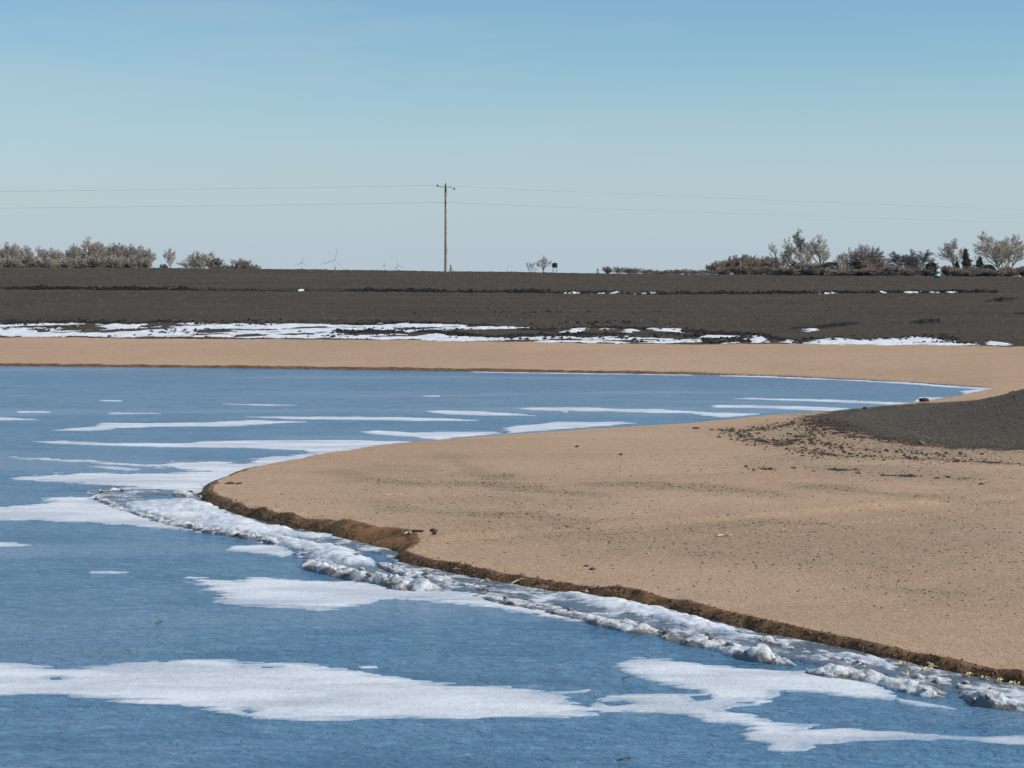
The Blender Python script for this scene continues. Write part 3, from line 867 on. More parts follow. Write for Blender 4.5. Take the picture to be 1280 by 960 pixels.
for i, (p, lab, w, h) in enumerate(RIDGES):
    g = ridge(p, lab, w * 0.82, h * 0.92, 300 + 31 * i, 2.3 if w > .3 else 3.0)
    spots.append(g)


# loose ice chunks
def rock_mesh(name, seed, sub=3, jag=0.35, flat=0.7):
    import bmesh
    bm = bmesh.new(); bmesh.ops.create_icosphere(bm, subdivisions=sub, radius=1)
    r = random.Random(seed)
    planes = [(Vector((r.gauss(0, 1), r.gauss(0, 1), r.gauss(0, 1))).normalized(), r.uniform(0.55, 0.9)) for _ in range(9)]
    for v in bm.verts:
        for n, d in planes:
            t = v.co.dot(n)
            if t > d: v.co -= n * (t - d)
        v.co *= 1 + jag * 0.25 * (r.random() - 0.5)
        v.co.z *= flat
    me = bpy.data.meshes.new(name); bm.to_mesh(me); bm.free()
    return me


chunk_meshes = [rock_mesh('ice_chunk', 50 + k) for k in range(5)]
for me in chunk_meshes:
    a = me.attributes.new('crown', 'FLOAT', 'POINT')
    a.data.foreach_set('value', np.array([0.22 + 0.45 * v.co.z for v in me.vertices], np.float32))
    me.materials.append(M['ridge'])
R2 = random.Random(5)
for k in range(90):
    g = spots[R2.randrange(len(spots))]
    i = R2.randrange(4, g.shape[0] - 4); j = R2.choice([3, 5, 6, 13, 20, 21, 23])
    x, y, z = g[i, j]
    s = R2.uniform(0.035, 0.085)
    o = bpy.data.objects.new('ice_chunk', chunk_meshes[k % 5]); COL.objects.link(o)
    o.location = (x, y, max(z, 0) + s * 0.25); o.scale = (s * R2.uniform(.9, 1.5), s, s * R2.uniform(.7, 1.1))
    o.rotation_euler = (R2.uniform(-.4, .4), R2.uniform(-.4, .4), R2.uniform(0, 6.3))
    tag(o, 'small loose grey white ice chunk lying on the shore ice ridges', 'ice chunk', 'loose ice chunks on the ridges')

# ------------------------------------------------------------------ snow on the field
def far_map(u, v):
    """every (u, v) on the far bank to its ground point, by table"""
    u = np.asarray(u, float); v = np.asarray(v, float)
    ys = far_profile(np.atleast_1d(u))[0].reshape(u.shape) if u.shape else far_profile(np.array([u]))[0][0]
    lo = ys.copy() if u.shape else np.array(ys); hi = np.full(u.shape, YC)
    for _ in range(26):
        mid = (lo + hi) / 2
        vv = HZ + (EYE - far_z(u, mid)) * F / mid
        lo = np.where(vv > v, mid, lo); hi = np.where(vv > v, hi, mid)
    Y = (lo + hi) / 2
    return (u - CX) / F * Y, Y


SNOW = [
    ([(-90, 405), (0, 406), (100, 406.5), (160, 409), (230, 406), (330, 407), (420, 408), (511, 406), (561, 408), (600, 411), (560, 415), (545, 418), (555, 422), (590, 424), (640, 425), (683, 422.5), (719, 424.5), (777, 422.5), (820, 425), (872, 426), (872, 430), (820, 430.5), (700, 430.5), (561, 429), (468, 426.5), (360, 424.5), (200, 423.5), (0, 423), (-90, 423)],
     'longest white snow drift along the foot of the ploughed field, on the left', [[(98, 410), (112, 407), (135, 414), (118, 416)], [(172, 411), (195, 405), (212, 406), (228, 409), (190, 412)], [(420, 416), (470, 414), (510, 418), (540, 414), (562, 418), (520, 422.5), (480, 420.5), (440, 421)], [(38, 414), (60, 413), (64, 418), (45, 418)], [(220, 416), (236, 416), (234, 419)]], .30),
    ([(575, 411), (610, 410.5), (650, 411.5), (662, 413), (620, 414), (585, 414)], 'narrow snow streak just above the drift, left of centre field', [], None),
    ([(702, 415), (715, 412.5), (731, 413), (726, 418), (706, 417.5)], 'small lumpy snow patch in black soil right of centre', [], None),
    ([(748, 412.3), (764, 412), (763, 414.5), (750, 414.5)], 'thin snow scrap beside the small lumpy snow patch', [], None),
    ([(780, 413), (795, 411.5), (792, 418), (781, 419)], 'upright snow blob in the black soil strip', [], None),
    ([(800, 412), (830, 413), (855, 412.5), (850, 417), (820, 416.5)], 'flat oval snow patch high on the black soil strip', [], None),
    ([(870, 421), (900, 421), (931, 424), (930, 430.5), (905, 431), (880, 429)], 'patchy snow mixed with soil at the field foot', [], None),
    ([(938, 425), (950, 420.5), (958, 429), (948, 431), (936, 430)], 'peaked snow patch between two soil gaps', [], None),
    ([(978, 426), (990, 427), (996, 431), (980, 431)], 'lowest tiny snow patch at the sand edge', [], None),
    ([(1008, 431), (1016, 426), (1050, 425), (1080, 427), (1093, 423), (1120, 425), (1143, 422), (1161, 423), (1180, 428), (1200, 428), (1222, 432.5), (1160, 433), (1080, 432.5), (1010, 432.5)], 'second longest snow drift along the sand edge, on the right', [], None),
    ([(1232, 430), (1240, 428.5), (1260, 431), (1256, 433), (1234, 432.5)], 'last snow patch at the right end of the field foot', [], None),
    ([(1008, 413.5), (1018, 413), (1019, 415.5), (1010, 416)], 'single snow lump above the right hand drift', [], None),
]
for i, (p, lab, holes, hn) in enumerate(SNOW):
    sheet('snow_drift', p, M['snow'], lab, 'snow drift', 'snow drifts at the foot of the field', holes, amp=0.0062, nz=0.5, thick=0.07, zfun=land, hscale=(.25, .7), spike=.6, mapper=far_map, seed=400 + 3 * i, dv=0.4, du=1.3, hole_noise=hn, edge=0.7)
# scraps of snow in the furrow
FS = [(376, 382, 'snow scrap in the dark furrow left of the utility pole'), (705, 722, 'first snow scrap in the furrow right of the pole'), (740, 790, 'long snow sliver in the furrow below the far hedge'), (795, 822, 'snow sliver in the furrow at mid field'), (1018, 1046, 'snow sliver in the furrow under the leaning bare tree'),
      (1095, 1108, 'small snow scrap in the furrow under the domed tree'), (1130, 1156, 'bright snow strip in the furrow left of the green sign'), (1160, 1178, 'snow strip in the furrow right below the green sign'), (1182, 1196, 'last snow scrap at the right end of the furrow')]
for i, (a, b, lab) in enumerate(FS):
    v0 = float(furrow_v((a + b) / 2)) + 0.6
    p = [(a, v0), (a + (b - a) * .3, v0 - .16), (b - (b - a) * .2, v0 - .26), (b, v0), (b - (b - a) * .3, v0 + .26), (a + (b - a) * .2, v0 + .16)]
    sheet('snow_scrap', p, M['snow'], lab, 'snow scrap', 'scraps of snow in the furrow', amp=0.003, nz=0.8, spike=0.5, thick=0.02, zfun=lambda x, y: land(x, y) + 0.03, mapper=far_map, seed=500 + i, dv=0.2, du=0.8, edge=0.5)


# ------------------------------------------------------------------ clods, grit
def tetra_cloud(name, P, size, mat, label_kind='stuff', seed=0, flat=0.7):
    r = np.random.default_rng(seed); n = len(P)
    base = np.array([(1, 0, -.2), (.3, .9, -.25), (-.8, .55, -.2), (-.85, -.5, -.25), (.2, -.95, -.2), (.1, .05, .8), (.55, .35, .45), (-.4, -.3, .55)])
    tri = np.array([(0, 1, 6), (1, 5, 6), (5, 0, 6), (1, 2, 5), (2, 7, 5), (2, 3, 7), (3, 4, 7), (4, 5, 7), (4, 0, 5)])
    V = base[None] * (0.75 + 0.5 * r.random((n, 8, 1)))
    a = r.random(n) * 6.283; c, s = np.cos(a)[:, None], np.sin(a)[:, None]
    st = (0.8 + 0.7 * r.random(n))[:, None]
    x = V[..., 0] * st; y = V[..., 1]
    V = np.stack([x * c - y * s, x * s + y * c, V[..., 2] * flat], -1) * np.asarray(size)[:, None, None] + P[:, None, :]
    T = tri[None] + (np.arange(n) * 8)[:, None, None]
    o = obj(name, mesh_np(name, V.reshape(-1, 3), None, T.reshape(-1, 3), smooth=False), mat)
    tag(o, kind=label_kind)
    return o


def scatter_pix(n, poly, z=0.38, seed=0):
    r = np.random.default_rng(seed)
    W = [tuple(map(float, ground(a, b, z))) for a, b in poly]
    xs = [p[0] for p in W]; ys = [p[1] for p in W]
    x = r.uniform(min(xs), max(xs), n * 3); y = r.uniform(min(ys), max(ys), n * 3)
    m = inside(x, y, W); x, y = x[m][:n], y[m][:n]
    return x, y


SPIT = [(250, 618), (300, 590), (400, 570), (560, 550), (740, 537), (900, 528), (1040, 516), (1290, 560), (1290, 855), (1120, 815), (1000, 790), (880, 763), (780, 742), (660, 725), (500, 698), (440, 668), (330, 640)]
x, y = scatter_pix(16000, SPIT, seed=1); z = land(x, y); k = z > 0.2
x, y, z = x[k], y[k], z[k]
tetra_cloud('pale_grit', np.column_stack([x, y, z]), 0.007 + 0.020 * rng.random(len(x)) ** 4, M['pebble'], seed=3)
x, y = scatter_pix(120000, SPIT, seed=2); z, at_, s, ms, fm = land(x, y, True)
keep = (z > 0.2) & (rng.random(len(x)) < 0.07 + 0.22 * np.minimum(at_['stain'], 1) + 0.65 * np.clip(at_['stain'] - 1, 0, 0.25) * 4)
x, y, z = x[keep], y[keep], z[keep]
tetra_cloud('dark_grit', np.column_stack([x, y, z]), 0.006 + 0.034 * rng.random(len(x)) ** 5, M['clod'], seed=4, flat=0.6)
# clod lines by the mound
P = []
for li, ln in enumerate(CLOD_LINES):
    W = smooth_line([tuple(map(float, ground(a, b, 0.38))) for a, b in ln], 0.05)
    dens = [0.8, .7, .8, .6, .22, .9][li]
    for p in W:
        for _ in range(4):
            if random.random() < dens * (0.15 + 0.85 * float(vnoise(np.array(p[0] * .7), np.array(p[1] * .7), 90 + li))):
                P.append((p[0] + random.gauss(0, .5), p[1] + random.gauss(0, .65)))
P = np.array(P); z = land(P[:, 0], P[:, 1])
tetra_cloud('soil_clods', np.column_stack([P, z + 0.01]), 0.015 + 0.085 * rng.random(len(P)) ** 4, M['clod'], seed=6, flat=0.75)
TR = [(905, 527), (1000, 515), (1040, 512), (1110, 540), (1290, 558), (1290, 585), (1120, 577), (1000, 568), (930, 548)]
x, y = scatter_pix(9000, TR, seed=12); z, at_, s, ms, fm = land(x, y, True)
k = (rng.random(len(x)) < np.clip(0.18 + 1.3 * (fbm(x * .35, y * .35, 3, 95)), 0, 1) + .5 * sstep(-6, 0, ms))
tetra_cloud('mound_crumbs', np.column_stack([x[k], y[k], z[k]]), 0.01 + 0.045 * rng.random(k.sum()) ** 3, M['clod'], seed=13, flat=0.6)
# mound surface
x = rng.uniform(13, 45, 9000); y = rng.uniform(68, 108, 9000); z, at_, s, ms, fm = land(x, y, True)
k = (ms > -1.5) & (rng.random(9000) < sstep(-1.5, 1.0, ms))
tetra_cloud('mound_clods', np.column_stack([x[k], y[k], z[k]]), 0.02 + 0.06 * rng.random(k.sum()) ** 3, simple('grey_soil_clods', (0.135, 0.106, 0.076), 0.95, 0.35, 2.0), seed=7, flat=0.7)
# field clods: furrow and wet strips
P = []
for uu in np.arange(20, 1245, 0.9):
    fy = float(np.interp(uu, UTAB, FYTAB)); xx = (uu - CX) / F * fy
    g = float(vnoise(np.array(xx * .16), np.array(0.0), 77))
    if uu > 45 and random.random() < (g * 1.7 - 0.10) * (1.15 if 60 < uu < 230 else 1):
        for _ in range(2): P.append((xx + random.gauss(0, .3), fy - 0.7 + random.gauss(0, .5)))
for ln in FIELD_DARK:
    W = smooth_line([on_far(a, b) for a, b in ln], 0.12)
    for p in W:
        if random.random() < 0.75:
            P.append((p[0] + random.gauss(0, .5), p[1] + random.gauss(0, .8)))
P = np.array(P); z = land(P[:, 0], P[:, 1])
tetra_cloud('wet_soil_clods', np.column_stack([P, z + 0.03]), 0.05 + 0.15 * rng.random(len(P)) ** 3, simple('wet_black_soil', (0.024, 0.020, 0.016), 0.9, 0.4, 2.0), seed=8, flat=0.8)
PS = []
for p, lab, holes, hn in SNOW[:1] + SNOW[6:7] + SNOW[9:10]:
    W = [tuple(map(float, far_map(a, b))) for a, b in p]
    n_ = 5200 if p is SNOW[0][0] else 1100
    x = rng.uniform(min(q[0] for q in W), max(q[0] for q in W), n_ * 2); y = rng.uniform(min(q[1] for q in W), max(q[1] for q in W) + 1.5, n_ * 2)
    g = fbm(x * .16, y * .5, 4, 606); k = (g > 0.20) & (rng.random(n_ * 2) < .75)
    PS.append(np.column_stack([x[k], y[k]]))
PS = np.concatenate(PS); z, at_, s, ms, fm = land(PS[:, 0], PS[:, 1], True); PS = PS[fm > .75]; z = z[fm > .75]
tetra_cloud('snow_foot_clods', np.column_stack([PS, z + .07]), 0.04 + 0.16 * rng.random(len(PS)) ** 3, simple('damp_soil', (0.030, 0.025, 0.020), 0.9, 0.4, 2.0), seed=18, flat=0.7)
x = rng.uniform(-70, 75, 26000); y = rng.uniform(140, 256, 26000); z, at_, s, ms, fm = land(x, y, True)
k = fm > 0.6
tetra_cloud('field_clods', np.column_stack([x[k], y[k], z[k]]), 0.04 + 0.13 * rng.random(k.sum()) ** 3, simple('dry_field_clods', (0.105, 0.082, 0.058), 0.95, 0.4, 1.0), seed=9, flat=0.7)
# crumbled clods along the bank edge
P = []
W = smooth_line([tuple(map(float, ground(r[0], r[1], 0.0))) for r in NEAR], 0.03)
T = np.gradient(W, axis=0); T /= np.linalg.norm(T, axis=1)[:, None] + 1e-9
for p, t in zip(W, T):
    for _ in range(3):
        o_ = abs(random.gauss(0.12, .14))
        P.append((p[0] - t[1] * o_ + random.gauss(0, .02), p[1] + t[0] * o_))
P = np.array(P); z = land(P[:, 0], P[:, 1])
k = z > -0.05
tetra_cloud('bank_crumbs', np.column_stack([P[k], z[k]]), 0.008 + 0.035 * rng.random(k.sum()) ** 3, M['clod_brown'], seed=10, flat=0.9)


# ------------------------------------------------------------------ single stones, clods and stalks on the spit
def spit_point(u, v):
    """first place where the line of sight meets the sand or the shore ice"""
    dx, dy, dz = ray(u, v)
    y1 = float(ground(u, v, 0.0)[1])
    Y = np.linspace(y1 * 0.80, y1, 900); X = dx / dy * Y; Zr = EYE + dz / dy * Y
    S = np.maximum(land(X, Y), 0.03)
    hit = np.argmax(Zr <= S) if (Zr <= S).any() else len(Y) - 1
    return float(X[hit]), float(Y[hit]), float(S[hit])


for k, (u, v, s, sc, m_, nm, lab, cat) in enumerate([
    (1155, 502, .20, (1.35, 1, .8), 'rock', 'rock', 'black rounded rock at the water edge below the dark mound', 'rock'),
    (1081, 511, .09, (1.6, 1, .8), 'rock', 'rock', 'small dark rock left of the black rounded one', 'rock'),
    (543, 668, .055, (1.3, 1, .8), 'rock', 'stone', 'dark stone with a pale side near the rusty bank', 'stone'),
    (542, 664, .08, (1.9, 1, .5), 'clod', 'soil_clod', 'flat dark soil clod behind the pale sided stone', 'soil clod'),
    (523, 664, .08, (2.0, 1, .4), 'clod', 'soil_clod', 'thin dark soil flake left of the flat clod', 'soil clod'),
    (287, 605, .09, (1.7, 1, .5), 'clod', 'soil_clod', 'left one of the two dark clods on the spit tip', 'soil clod'),
    (298, 605, .09, (1.6, 1, .5), 'clod', 'soil_clod', 'right one of the two dark clods on the spit tip', 'soil clod'),
    (741, 712, .07, (1.6, 1, .5), 'clod', 'soil_clod', 'lone dark clod on bare sand above the middle bank', 'soil clod'),
    (733, 708, .05, (1.4, 1, .5), 'clod', 'soil_clod', 'smaller clod just behind the lone dark clod', 'soil clod'),
    (870, 536, .10, (1.5, 1, .6), 'clod', 'soil_clod', 'dark clod on the back of the spit right of centre', 'soil clod'),
    (721, 559, .07, (1.1, 1, .8), 'clod', 'soil_clod', 'dark upright clod near the back shore of the spit', 'soil clod'),
    (776, 569, .065, (1.1, 1, .8), 'clod', 'soil_clod', 'round dark clod in the middle back of the spit', 'soil clod'),
    (733, 740, .045, (1.7, 1, .7), 'pebble', 'stone', 'pale stone lodged in the brown bank face', 'stone'),
    (1272, 346, .28, (1.6, 1, .7), 'white', 'white_boulder', 'white boulder at the foot of the big tree on the right skyline', 'boulder'),
]):
    if v > 400: x, y, z = spit_point(u, v)
    else:
        y = 262.0; x = (u - CX) / F * y; z = float(land(np.array([x]), np.array([y]))[0])
    o = obj(nm, rock_mesh(nm, 80 + k, 3, 0.3, 1.0), M[m_])
    o.location = (x, y, z + s * sc[2] * 0.45); o.scale = tuple(s * c for c in sc); o.rotation_euler = (0, 0, k * .7)
    tag(o, lab, cat)


def stalk(u, v, du, dv, r, lab, leaf=False, group=None, nm='corn_stalk', cat='corn stalk'):
    """dry stalk lying from (u, v) to (u+du, v+dv)"""
    a = Vector(spit_point(u, v)); b = Vector(spit_point(u + du, v + dv))
    if dv < -3: b = Vector(at(u + du, v + dv, a.y + 0.12))
    a.z += r * 0.8; b.z += r * 0.8
    m = MB(); pts = []; rad = []
    n = 7
    side = (b - a).cross(Vector((0, 0, 1))).normalized()
    for i in range(n):
        t = i / (n - 1)
        pts.append(a.lerp(b, t) + side * 0.03 * math.sin(t * 4 + u) + Vector((0, 0, 0.02 * math.sin(t * 3.1))))
        rad.append(r * (1 - 0.45 * t) * (1.25 if i in (2, 4) else 1))
    m.tube(pts, rad, 7)
    root = empty(nm, a)
    o = m.build('stem', M['straw'], root); o.location = -a
    lf = MB()
    q = pts[3]
    lf.tube([q, q + Vector((.05, .03, .035)) + side * .03, q + (b - a) * .35 + side * .08], [r * .5, r * .8, r * .1], 5)
    if leaf:
        lf.tube([pts[1], pts[1] + side * -.08 + Vector((0, 0, .025)), pts[2] + side * -.14], [r * .5, r * 1.1, r * .15], 5)
        lf.tube([pts[4], pts[4] + Vector((.05, 0, .03)), pts[4] + side * .1 + Vector((.10, 0, .025))], [r * .5, r * 1.0, r * .2], 5)
    o = lf.build('husk_leaf', M['straw'], root); o.location = -a
    tag(root, lab, cat, group)


stalk(638, 731, 20, -7, .016, 'pale corn stalk poking up from the brown bank in mid picture')
stalk(600, 728, 12, -2, .012, 'short pale stalk at the ice edge left of the poking stalk')
stalk(664, 735, 22, -1, .009, 'thin yellow stalk lying on the ice right of the poking stalk')
stalk(565, 713, 10, -1, .010, 'small pale stalk lying on the bank right of the notch')
stalk(895, 671.5, 20, -1, .028, 'lone white corn stalk on the grey stained sand')
stalk(505, 668.5, 9, -1, .028, 'stubby white stalk beside the rusty bank')
stalk(479, 620, 24, -1, .014, 'faint half buried stalk on the sand above the rusty bank')
stalk(1150, 552, 8, 5, .022, 'pale stalk on the lower slope of the dark mound')
for u, v, du, dv, lab in ((1152, 838, 14, -2, 'largest yellow corn husk in the pile under the bank'), (1165, 834, 7, -6, 'upright yellow husk at the right of the pile'), (1120, 832, 16, 2, 'low yellow husk left of the pile on the ice'), (1131, 846, 4, -7, 'single curled husk standing on the outer ridge'),
                          (1224, 850, 12, 1, 'yellow husk near the right edge under the bank'), (1243, 852, 10, 3, 'dark tipped husk between two yellow ones at the right edge'), (1258, 856, 16, 3, 'yellow husk farthest right along the bank'), (1205, 845, 8, 2, 'small pale husk right of the pile')):
    stalk(u, v, du, dv, .016, lab, True, 'corn husks washed up under the bank', 'corn_husk', 'corn husk')
for u, v, lab in ((958, 832 - 2, 'dark twig frozen in the upper edge of the forked sheet'),):
    pass
m = MB()
for (u, v, du, lab) in ((778, 849, 14, 'dark floating twig left of the forked ice sheet'), (772, 951, 26, 'brown floating twig at the bottom edge of the view'), (195, 780, 12, 'tiny floating twig above the widest ice sheet')):
    x, y = map(float, ground(u, v)); x2, y2 = map(float, ground(u + du, v - 2))
    t = MB(); a, b = Vector((0, 0, .01)), Vector((x2 - x, y2 - y, .03))
    t.tube([a, a.lerp(b, .5) + Vector((0, .03, .015)), b], [.012, .010, .005], 6)
    t.tube([a.lerp(b, .45), a.lerp(b, .6) + Vector((.02, -.06, .03))], [.007, .003], 5)
    o = t.build('twig', M['dark_bark']); o.location = (x, y, 0); tag(o, lab, 'twig', 'floating twigs')


# ------------------------------------------------------------------ trees
def perp(d, r):
    a = Vector((r.gauss(0, 1), r.gauss(0, 1), r.gauss(0, 1)))
    return (a - d * a.dot(d)).normalized()


def gen_tree(seed, stems=1, trunk=0.3, spread=45, ratio=0.7, limbs=8, sub=(6, 6, 4), up=0.25, twig=0.006, first=0.28, dead=False, low=0.2):
    """unit-height leafless tree: returns trunk mesh builder (stem + limbs) and crown mesh builder (branches + twigs)"""
    r = random.Random(seed); T, C = MB(), MB()

    def grow(p, d, L, rad, lvl, kids):
        n = 4 if lvl < 2 else (3 if lvl == 2 else 2)
        pts = [p.copy()]; dd = d.copy()
        for i in range(n):
            dd = (dd + perp(dd, r) * (0.16 if lvl else 0.07) + Vector((0, 0, up * (0.35 if lvl else 0.1)))).normalized()
            pts.append(pts[-1] + dd * (L / n))
        rr = [rad * (1 - 0.62 * i / n) for i in range(n + 1)]
        if lvl >= 3: rr[-1] = rad * 0.3
        (T if lvl <= 1 else C).tube(pts, rr, 6 if lvl == 0 else (5 if lvl == 1 else 3), cap=lvl < 2)
        if lvl >= len(kids): return
        cnt = kids[lvl]
        for k in range(cnt):
            t = (first if lvl == 0 else low) + (1 - (first if lvl == 0 else low)) * (k + r.random()) / cnt
            t = min(t, .98); fi = t * n; i = min(int(fi), n - 1)
            q = pts[i].lerp(pts[i + 1], fi - i); td = (pts[i + 1] - pts[i]).normalized()
            ang = math.radians(r.gauss(spread if lvl == 0 else spread * .9, 9))
            nd = (td * math.cos(ang) + perp(td, r) * math.sin(ang)).normalized()
            f = (0.50, 0.54, 0.56, 0.62)[lvl] * (1.15 - 0.55 * t) if lvl else 0.62 * (1.15 - 0.7 * t)
            grow(q, nd, L * f * r.uniform(.8, 1.2), max(rr[i] * 0.58, twig * (1.0 if lvl >= 2 else 1.5)), lvl + 1, kids)
        if lvl < 3 and not dead:
            grow(pts[-1], dd, L * 0.35, max(rr[-1] * .9, twig), lvl + 1, kids)
    for s in range(stems):
        a = 2 * math.pi * s / max(stems, 1) + r.random()
        lean = 0 if stems == 1 else r.uniform(.12, .45)
        d = Vector((math.cos(a) * lean, math.sin(a) * lean, 1)).normalized()
        o = Vector((math.cos(a), math.sin(a), 0)) * (0.02 if stems > 1 else 0)
        grow(o, d, 0.72 * r.uniform(.85, 1.05), trunk * .1 / (1 if stems == 1 else 1.5), 0, (limbs,) + sub)
    # bring to unit height and the wanted width
    allv = T.v + C.v
    zs = sorted(v.z for v in allv); h = zs[int(len(zs) * .995)]
    ws = sorted(math.hypot(v.x, v.y) for v in allv); w = ws[int(len(ws) * .985)]
    fz, fx = 1 / h, ratio / 2 / w
    for b in (T, C):
        for v in b.v: v.x *= fx; v.y *= fx; v.z *= fz
    return T.mesh('trunk'), C.mesh('crown')


def gen_cedar(seed, ratio=0.55, cone=True, n=1500, bare=0.06):
    r = random.Random(seed); T, C = MB(), MB()
    T.tube([(0, 0, -.05), (0.01, 0, .5), (0, 0, .93)], [.035, .022, .006], 6)
    lobes = [(r.uniform(0, 6.28), r.uniform(.05, .95), r.uniform(.45, 1.45)) for _ in range(34)]
    for k in range(n):
        z = bare + (1 - bare) * r.random() ** (1.35 if cone else 1.0)
        prof = (1 - (z - bare) / (1 - bare)) ** 0.8 if cone else math.sqrt(max(0, 1 - ((z - .42) / .58) ** 2))
        a = r.uniform(0, 6.283)
        lob = 1.0
        for la, lz, ls in lobes:
            da = abs((a - la + math.pi) % 6.283 - math.pi)
            if da < .6 and abs(z - lz) < .07: lob = ls
        R = ratio / 2 * prof * lob * ((0.72 + 0.45 * math.sin(z * 31 + 2.2 * math.sin(a)) ** 2) * (0.85 + 0.55 * math.sin(2 * a + 11 * z + seed) * math.sin(15 * z + a)) if cone else 1) * r.uniform(.12, 1.0) ** .5
        p = Vector((R * math.cos(a), R * math.sin(a), z))
        d = Vector((math.cos(a), math.sin(a), r.uniform(-.2, .8))).normalized()
        L = r.uniform(.03, .075) * (1 if cone else 1.5)
        C.tube([p - d * L * .4, p + d * L * .2, p + d * L], [.004, r.uniform(.008, .016) * (1.2 if cone else 1.9), .001], 3, cap=False)
        if k % 25 == 0:
            T.tube([(0, 0, max(.05, z - .1)), p], [.008, .003], 4, cap=False)
    return T.mesh('trunk'), C.mesh('crown')


PROTO = {
    'vase1': gen_tree(1, 1, .26, 34, .62, 11, (7, 6, 5), .22, .0030),
    'vase2': gen_tree(2, 2, .30, 32, .62, 8, (6, 6, 4), .25, .0030),
    'vase3': gen_tree(3, 1, .25, 38, .75, 11, (7, 6, 5), .20, .0030, .22),
    'broad1': gen_tree(4, 3, .30, 42, 1.15, 8, (6, 6, 4), .14, .0026, .25),
    'broad2': gen_tree(5, 2, .32, 44, 1.25, 10, (7, 6, 4), .12, .0026, .30),
    'dome1': gen_tree(6, 5, .22, 42, 1.45, 7, (6, 6, 4), .17, .0034, .15),
    'dome2': gen_tree(7, 6, .20, 38, 1.7, 6, (6, 5, 4), .18, .0042, .10),
    'slim': gen_tree(8, 1, .20, 26, .40, 11, (6, 5, 4), .25, .0040, .20),
    'shrub1': gen_tree(9, 9, .15, 34, 1.4, 6, (6, 5, 3), .20, .0055, .08),
    'shrub2': gen_tree(10, 8, .15, 30, 1.1, 7, (6, 5, 3), .24, .0060, .06),
    'dead': gen_tree(12, 2, .36, 40, .75, 6, (4, 4, 2), .12, .0050, .35, True),
    'gaunt': gen_tree(13, 1, .32, 36, .62, 9, (5, 5, 4), .20, .0036, .30),
    'cedar1': gen_cedar(21, .72, True, 2600), 'cedar2': gen_cedar(22, .85, True, 2400), 'bush1': gen_cedar(23, 1.5, False, 2600, .0), 'bush2': gen_cedar(24, 2.0, False, 2600, .0), 'tiny': gen_cedar(25, .9, True, 500),
}
for a, b in PROTO.values():
    a.materials.append(M['bark']); b.materials.append(M['twig_grey'])


def tree(kind, u, top, width, Y, bark, twig, label, group=None, name='bare_tree', cat='tree', rz=None, tilt=0.0):
    me_t, me_c = PROTO[kind]
    x = (u - CX) / F * Y
    zb = float(land(np.array([x]), np.array([Y]))[0]) - 0.05
    h = EYE + (HZ - top) * Y / F - zb
    w = width * (1.0 if 'cedar' in kind or kind == 'tiny' or 'bush' in kind else 1.32) * Y / F
    wid = {'vase1': .62, 'vase2': .62, 'vase3': .75, 'broad1': 1.15, 'broad2': 1.25, 'dome1': 1.45, 'dome2': 1.7, 'slim': .4, 'shrub1': 1.4, 'shrub2': 1.1, 'dead': .75, 'gaunt': .62, 'cedar1': .72, 'cedar2': .85, 'bush1': 1.5, 'bush2': 2.0, 'tiny': .9}[kind]
    root = empty(name, (x, Y, zb), random.uniform(0, 6.28) if rz is None else rz, (w / wid, w / wid, h))
    root.rotation_euler.y = tilt
    for nm, me, mt in (('trunk', me_t, bark), ('crown', me_c, twig)):
        o = bpy.data.objects.new(nm, me); COL.objects.link(o); o.parent = root
        o.material_slots[0].link = 'OBJECT'; o.material_slots[0].material = M[mt]
    tag(root, label, cat, group)
    return root


G1 = 'bare trees crowded in the left skyline row'
L1 = 'bare grey tree crowded among others in the left skyline row'
for kind, u, top, w, Y, tw in (('vase3', 2, 307, 30, 575, 'twig_grey'), ('vase3', 20, 306, 30, 580, 'twig_pale'), ('vase1', 36, 307, 26, 578, 'twig_grey'), ('vase3', 52, 312, 26, 575, 'twig_grey'), ('vase3', 74, 313, 26, 580, 'twig_grey'), ('vase3', 100, 305, 30, 576, 'twig_grey'), ('vase3', 117, 303, 30, 580, 'twig_pale'), ('vase1', 131, 305, 28, 575, 'twig_grey'), ('vase3', 146, 305, 30, 578, 'twig_pale'), ('vase1', 158, 306, 28, 580, 'twig_grey'), ('vase3', 170, 307, 28, 576, 'twig_grey'), ('vase1', 180, 309, 22, 580, 'twig_grey')):
    tree(kind, u, top, w, Y, 'bark', tw, L1, G1)
for kind, u, top, w, Y, tw in (('vase3', -14, 303, 36, 560, 'twig_grey'), ('vase1', 8, 303, 30, 550, 'twig_grey'), ('vase3', 28, 304, 32, 560, 'twig_pale'), ('vase2', 44, 307, 24, 545, 'twig_grey'), ('slim', 58, 311, 16, 560, 'twig_pale'),
                               ('vase2', 80, 312, 20, 570, 'twig_pale'), ('vase1', 92, 308, 22, 545, 'twig_grey'), ('vase2', 124, 303, 24, 560, 'twig_grey'), ('vase3', 138, 304, 30, 545, 'twig_grey'), ('vase1', 151, 304, 24, 555, 'twig_red'), ('vase1', 164, 305, 22, 550, 'twig_grey'), ('vase2', 174, 306, 22, 560, 'twig_pale')):
    tree(kind, u, top, w, Y, 'bark', tw, L1, G1)
tree('slim', 68, 309.5, 18, 540, 'bark', 'twig_red', 'narrow brownish bare tree standing out of the left skyline row')
tree('vase1', 109, 296, 34, 548, 'bark', 'twig_pale', 'tallest bare tree of the left skyline row')
tree('vase1', 187, 310, 20, 545, 'bark', 'twig_grey', 'bare tree closing the right end of the left skyline row')
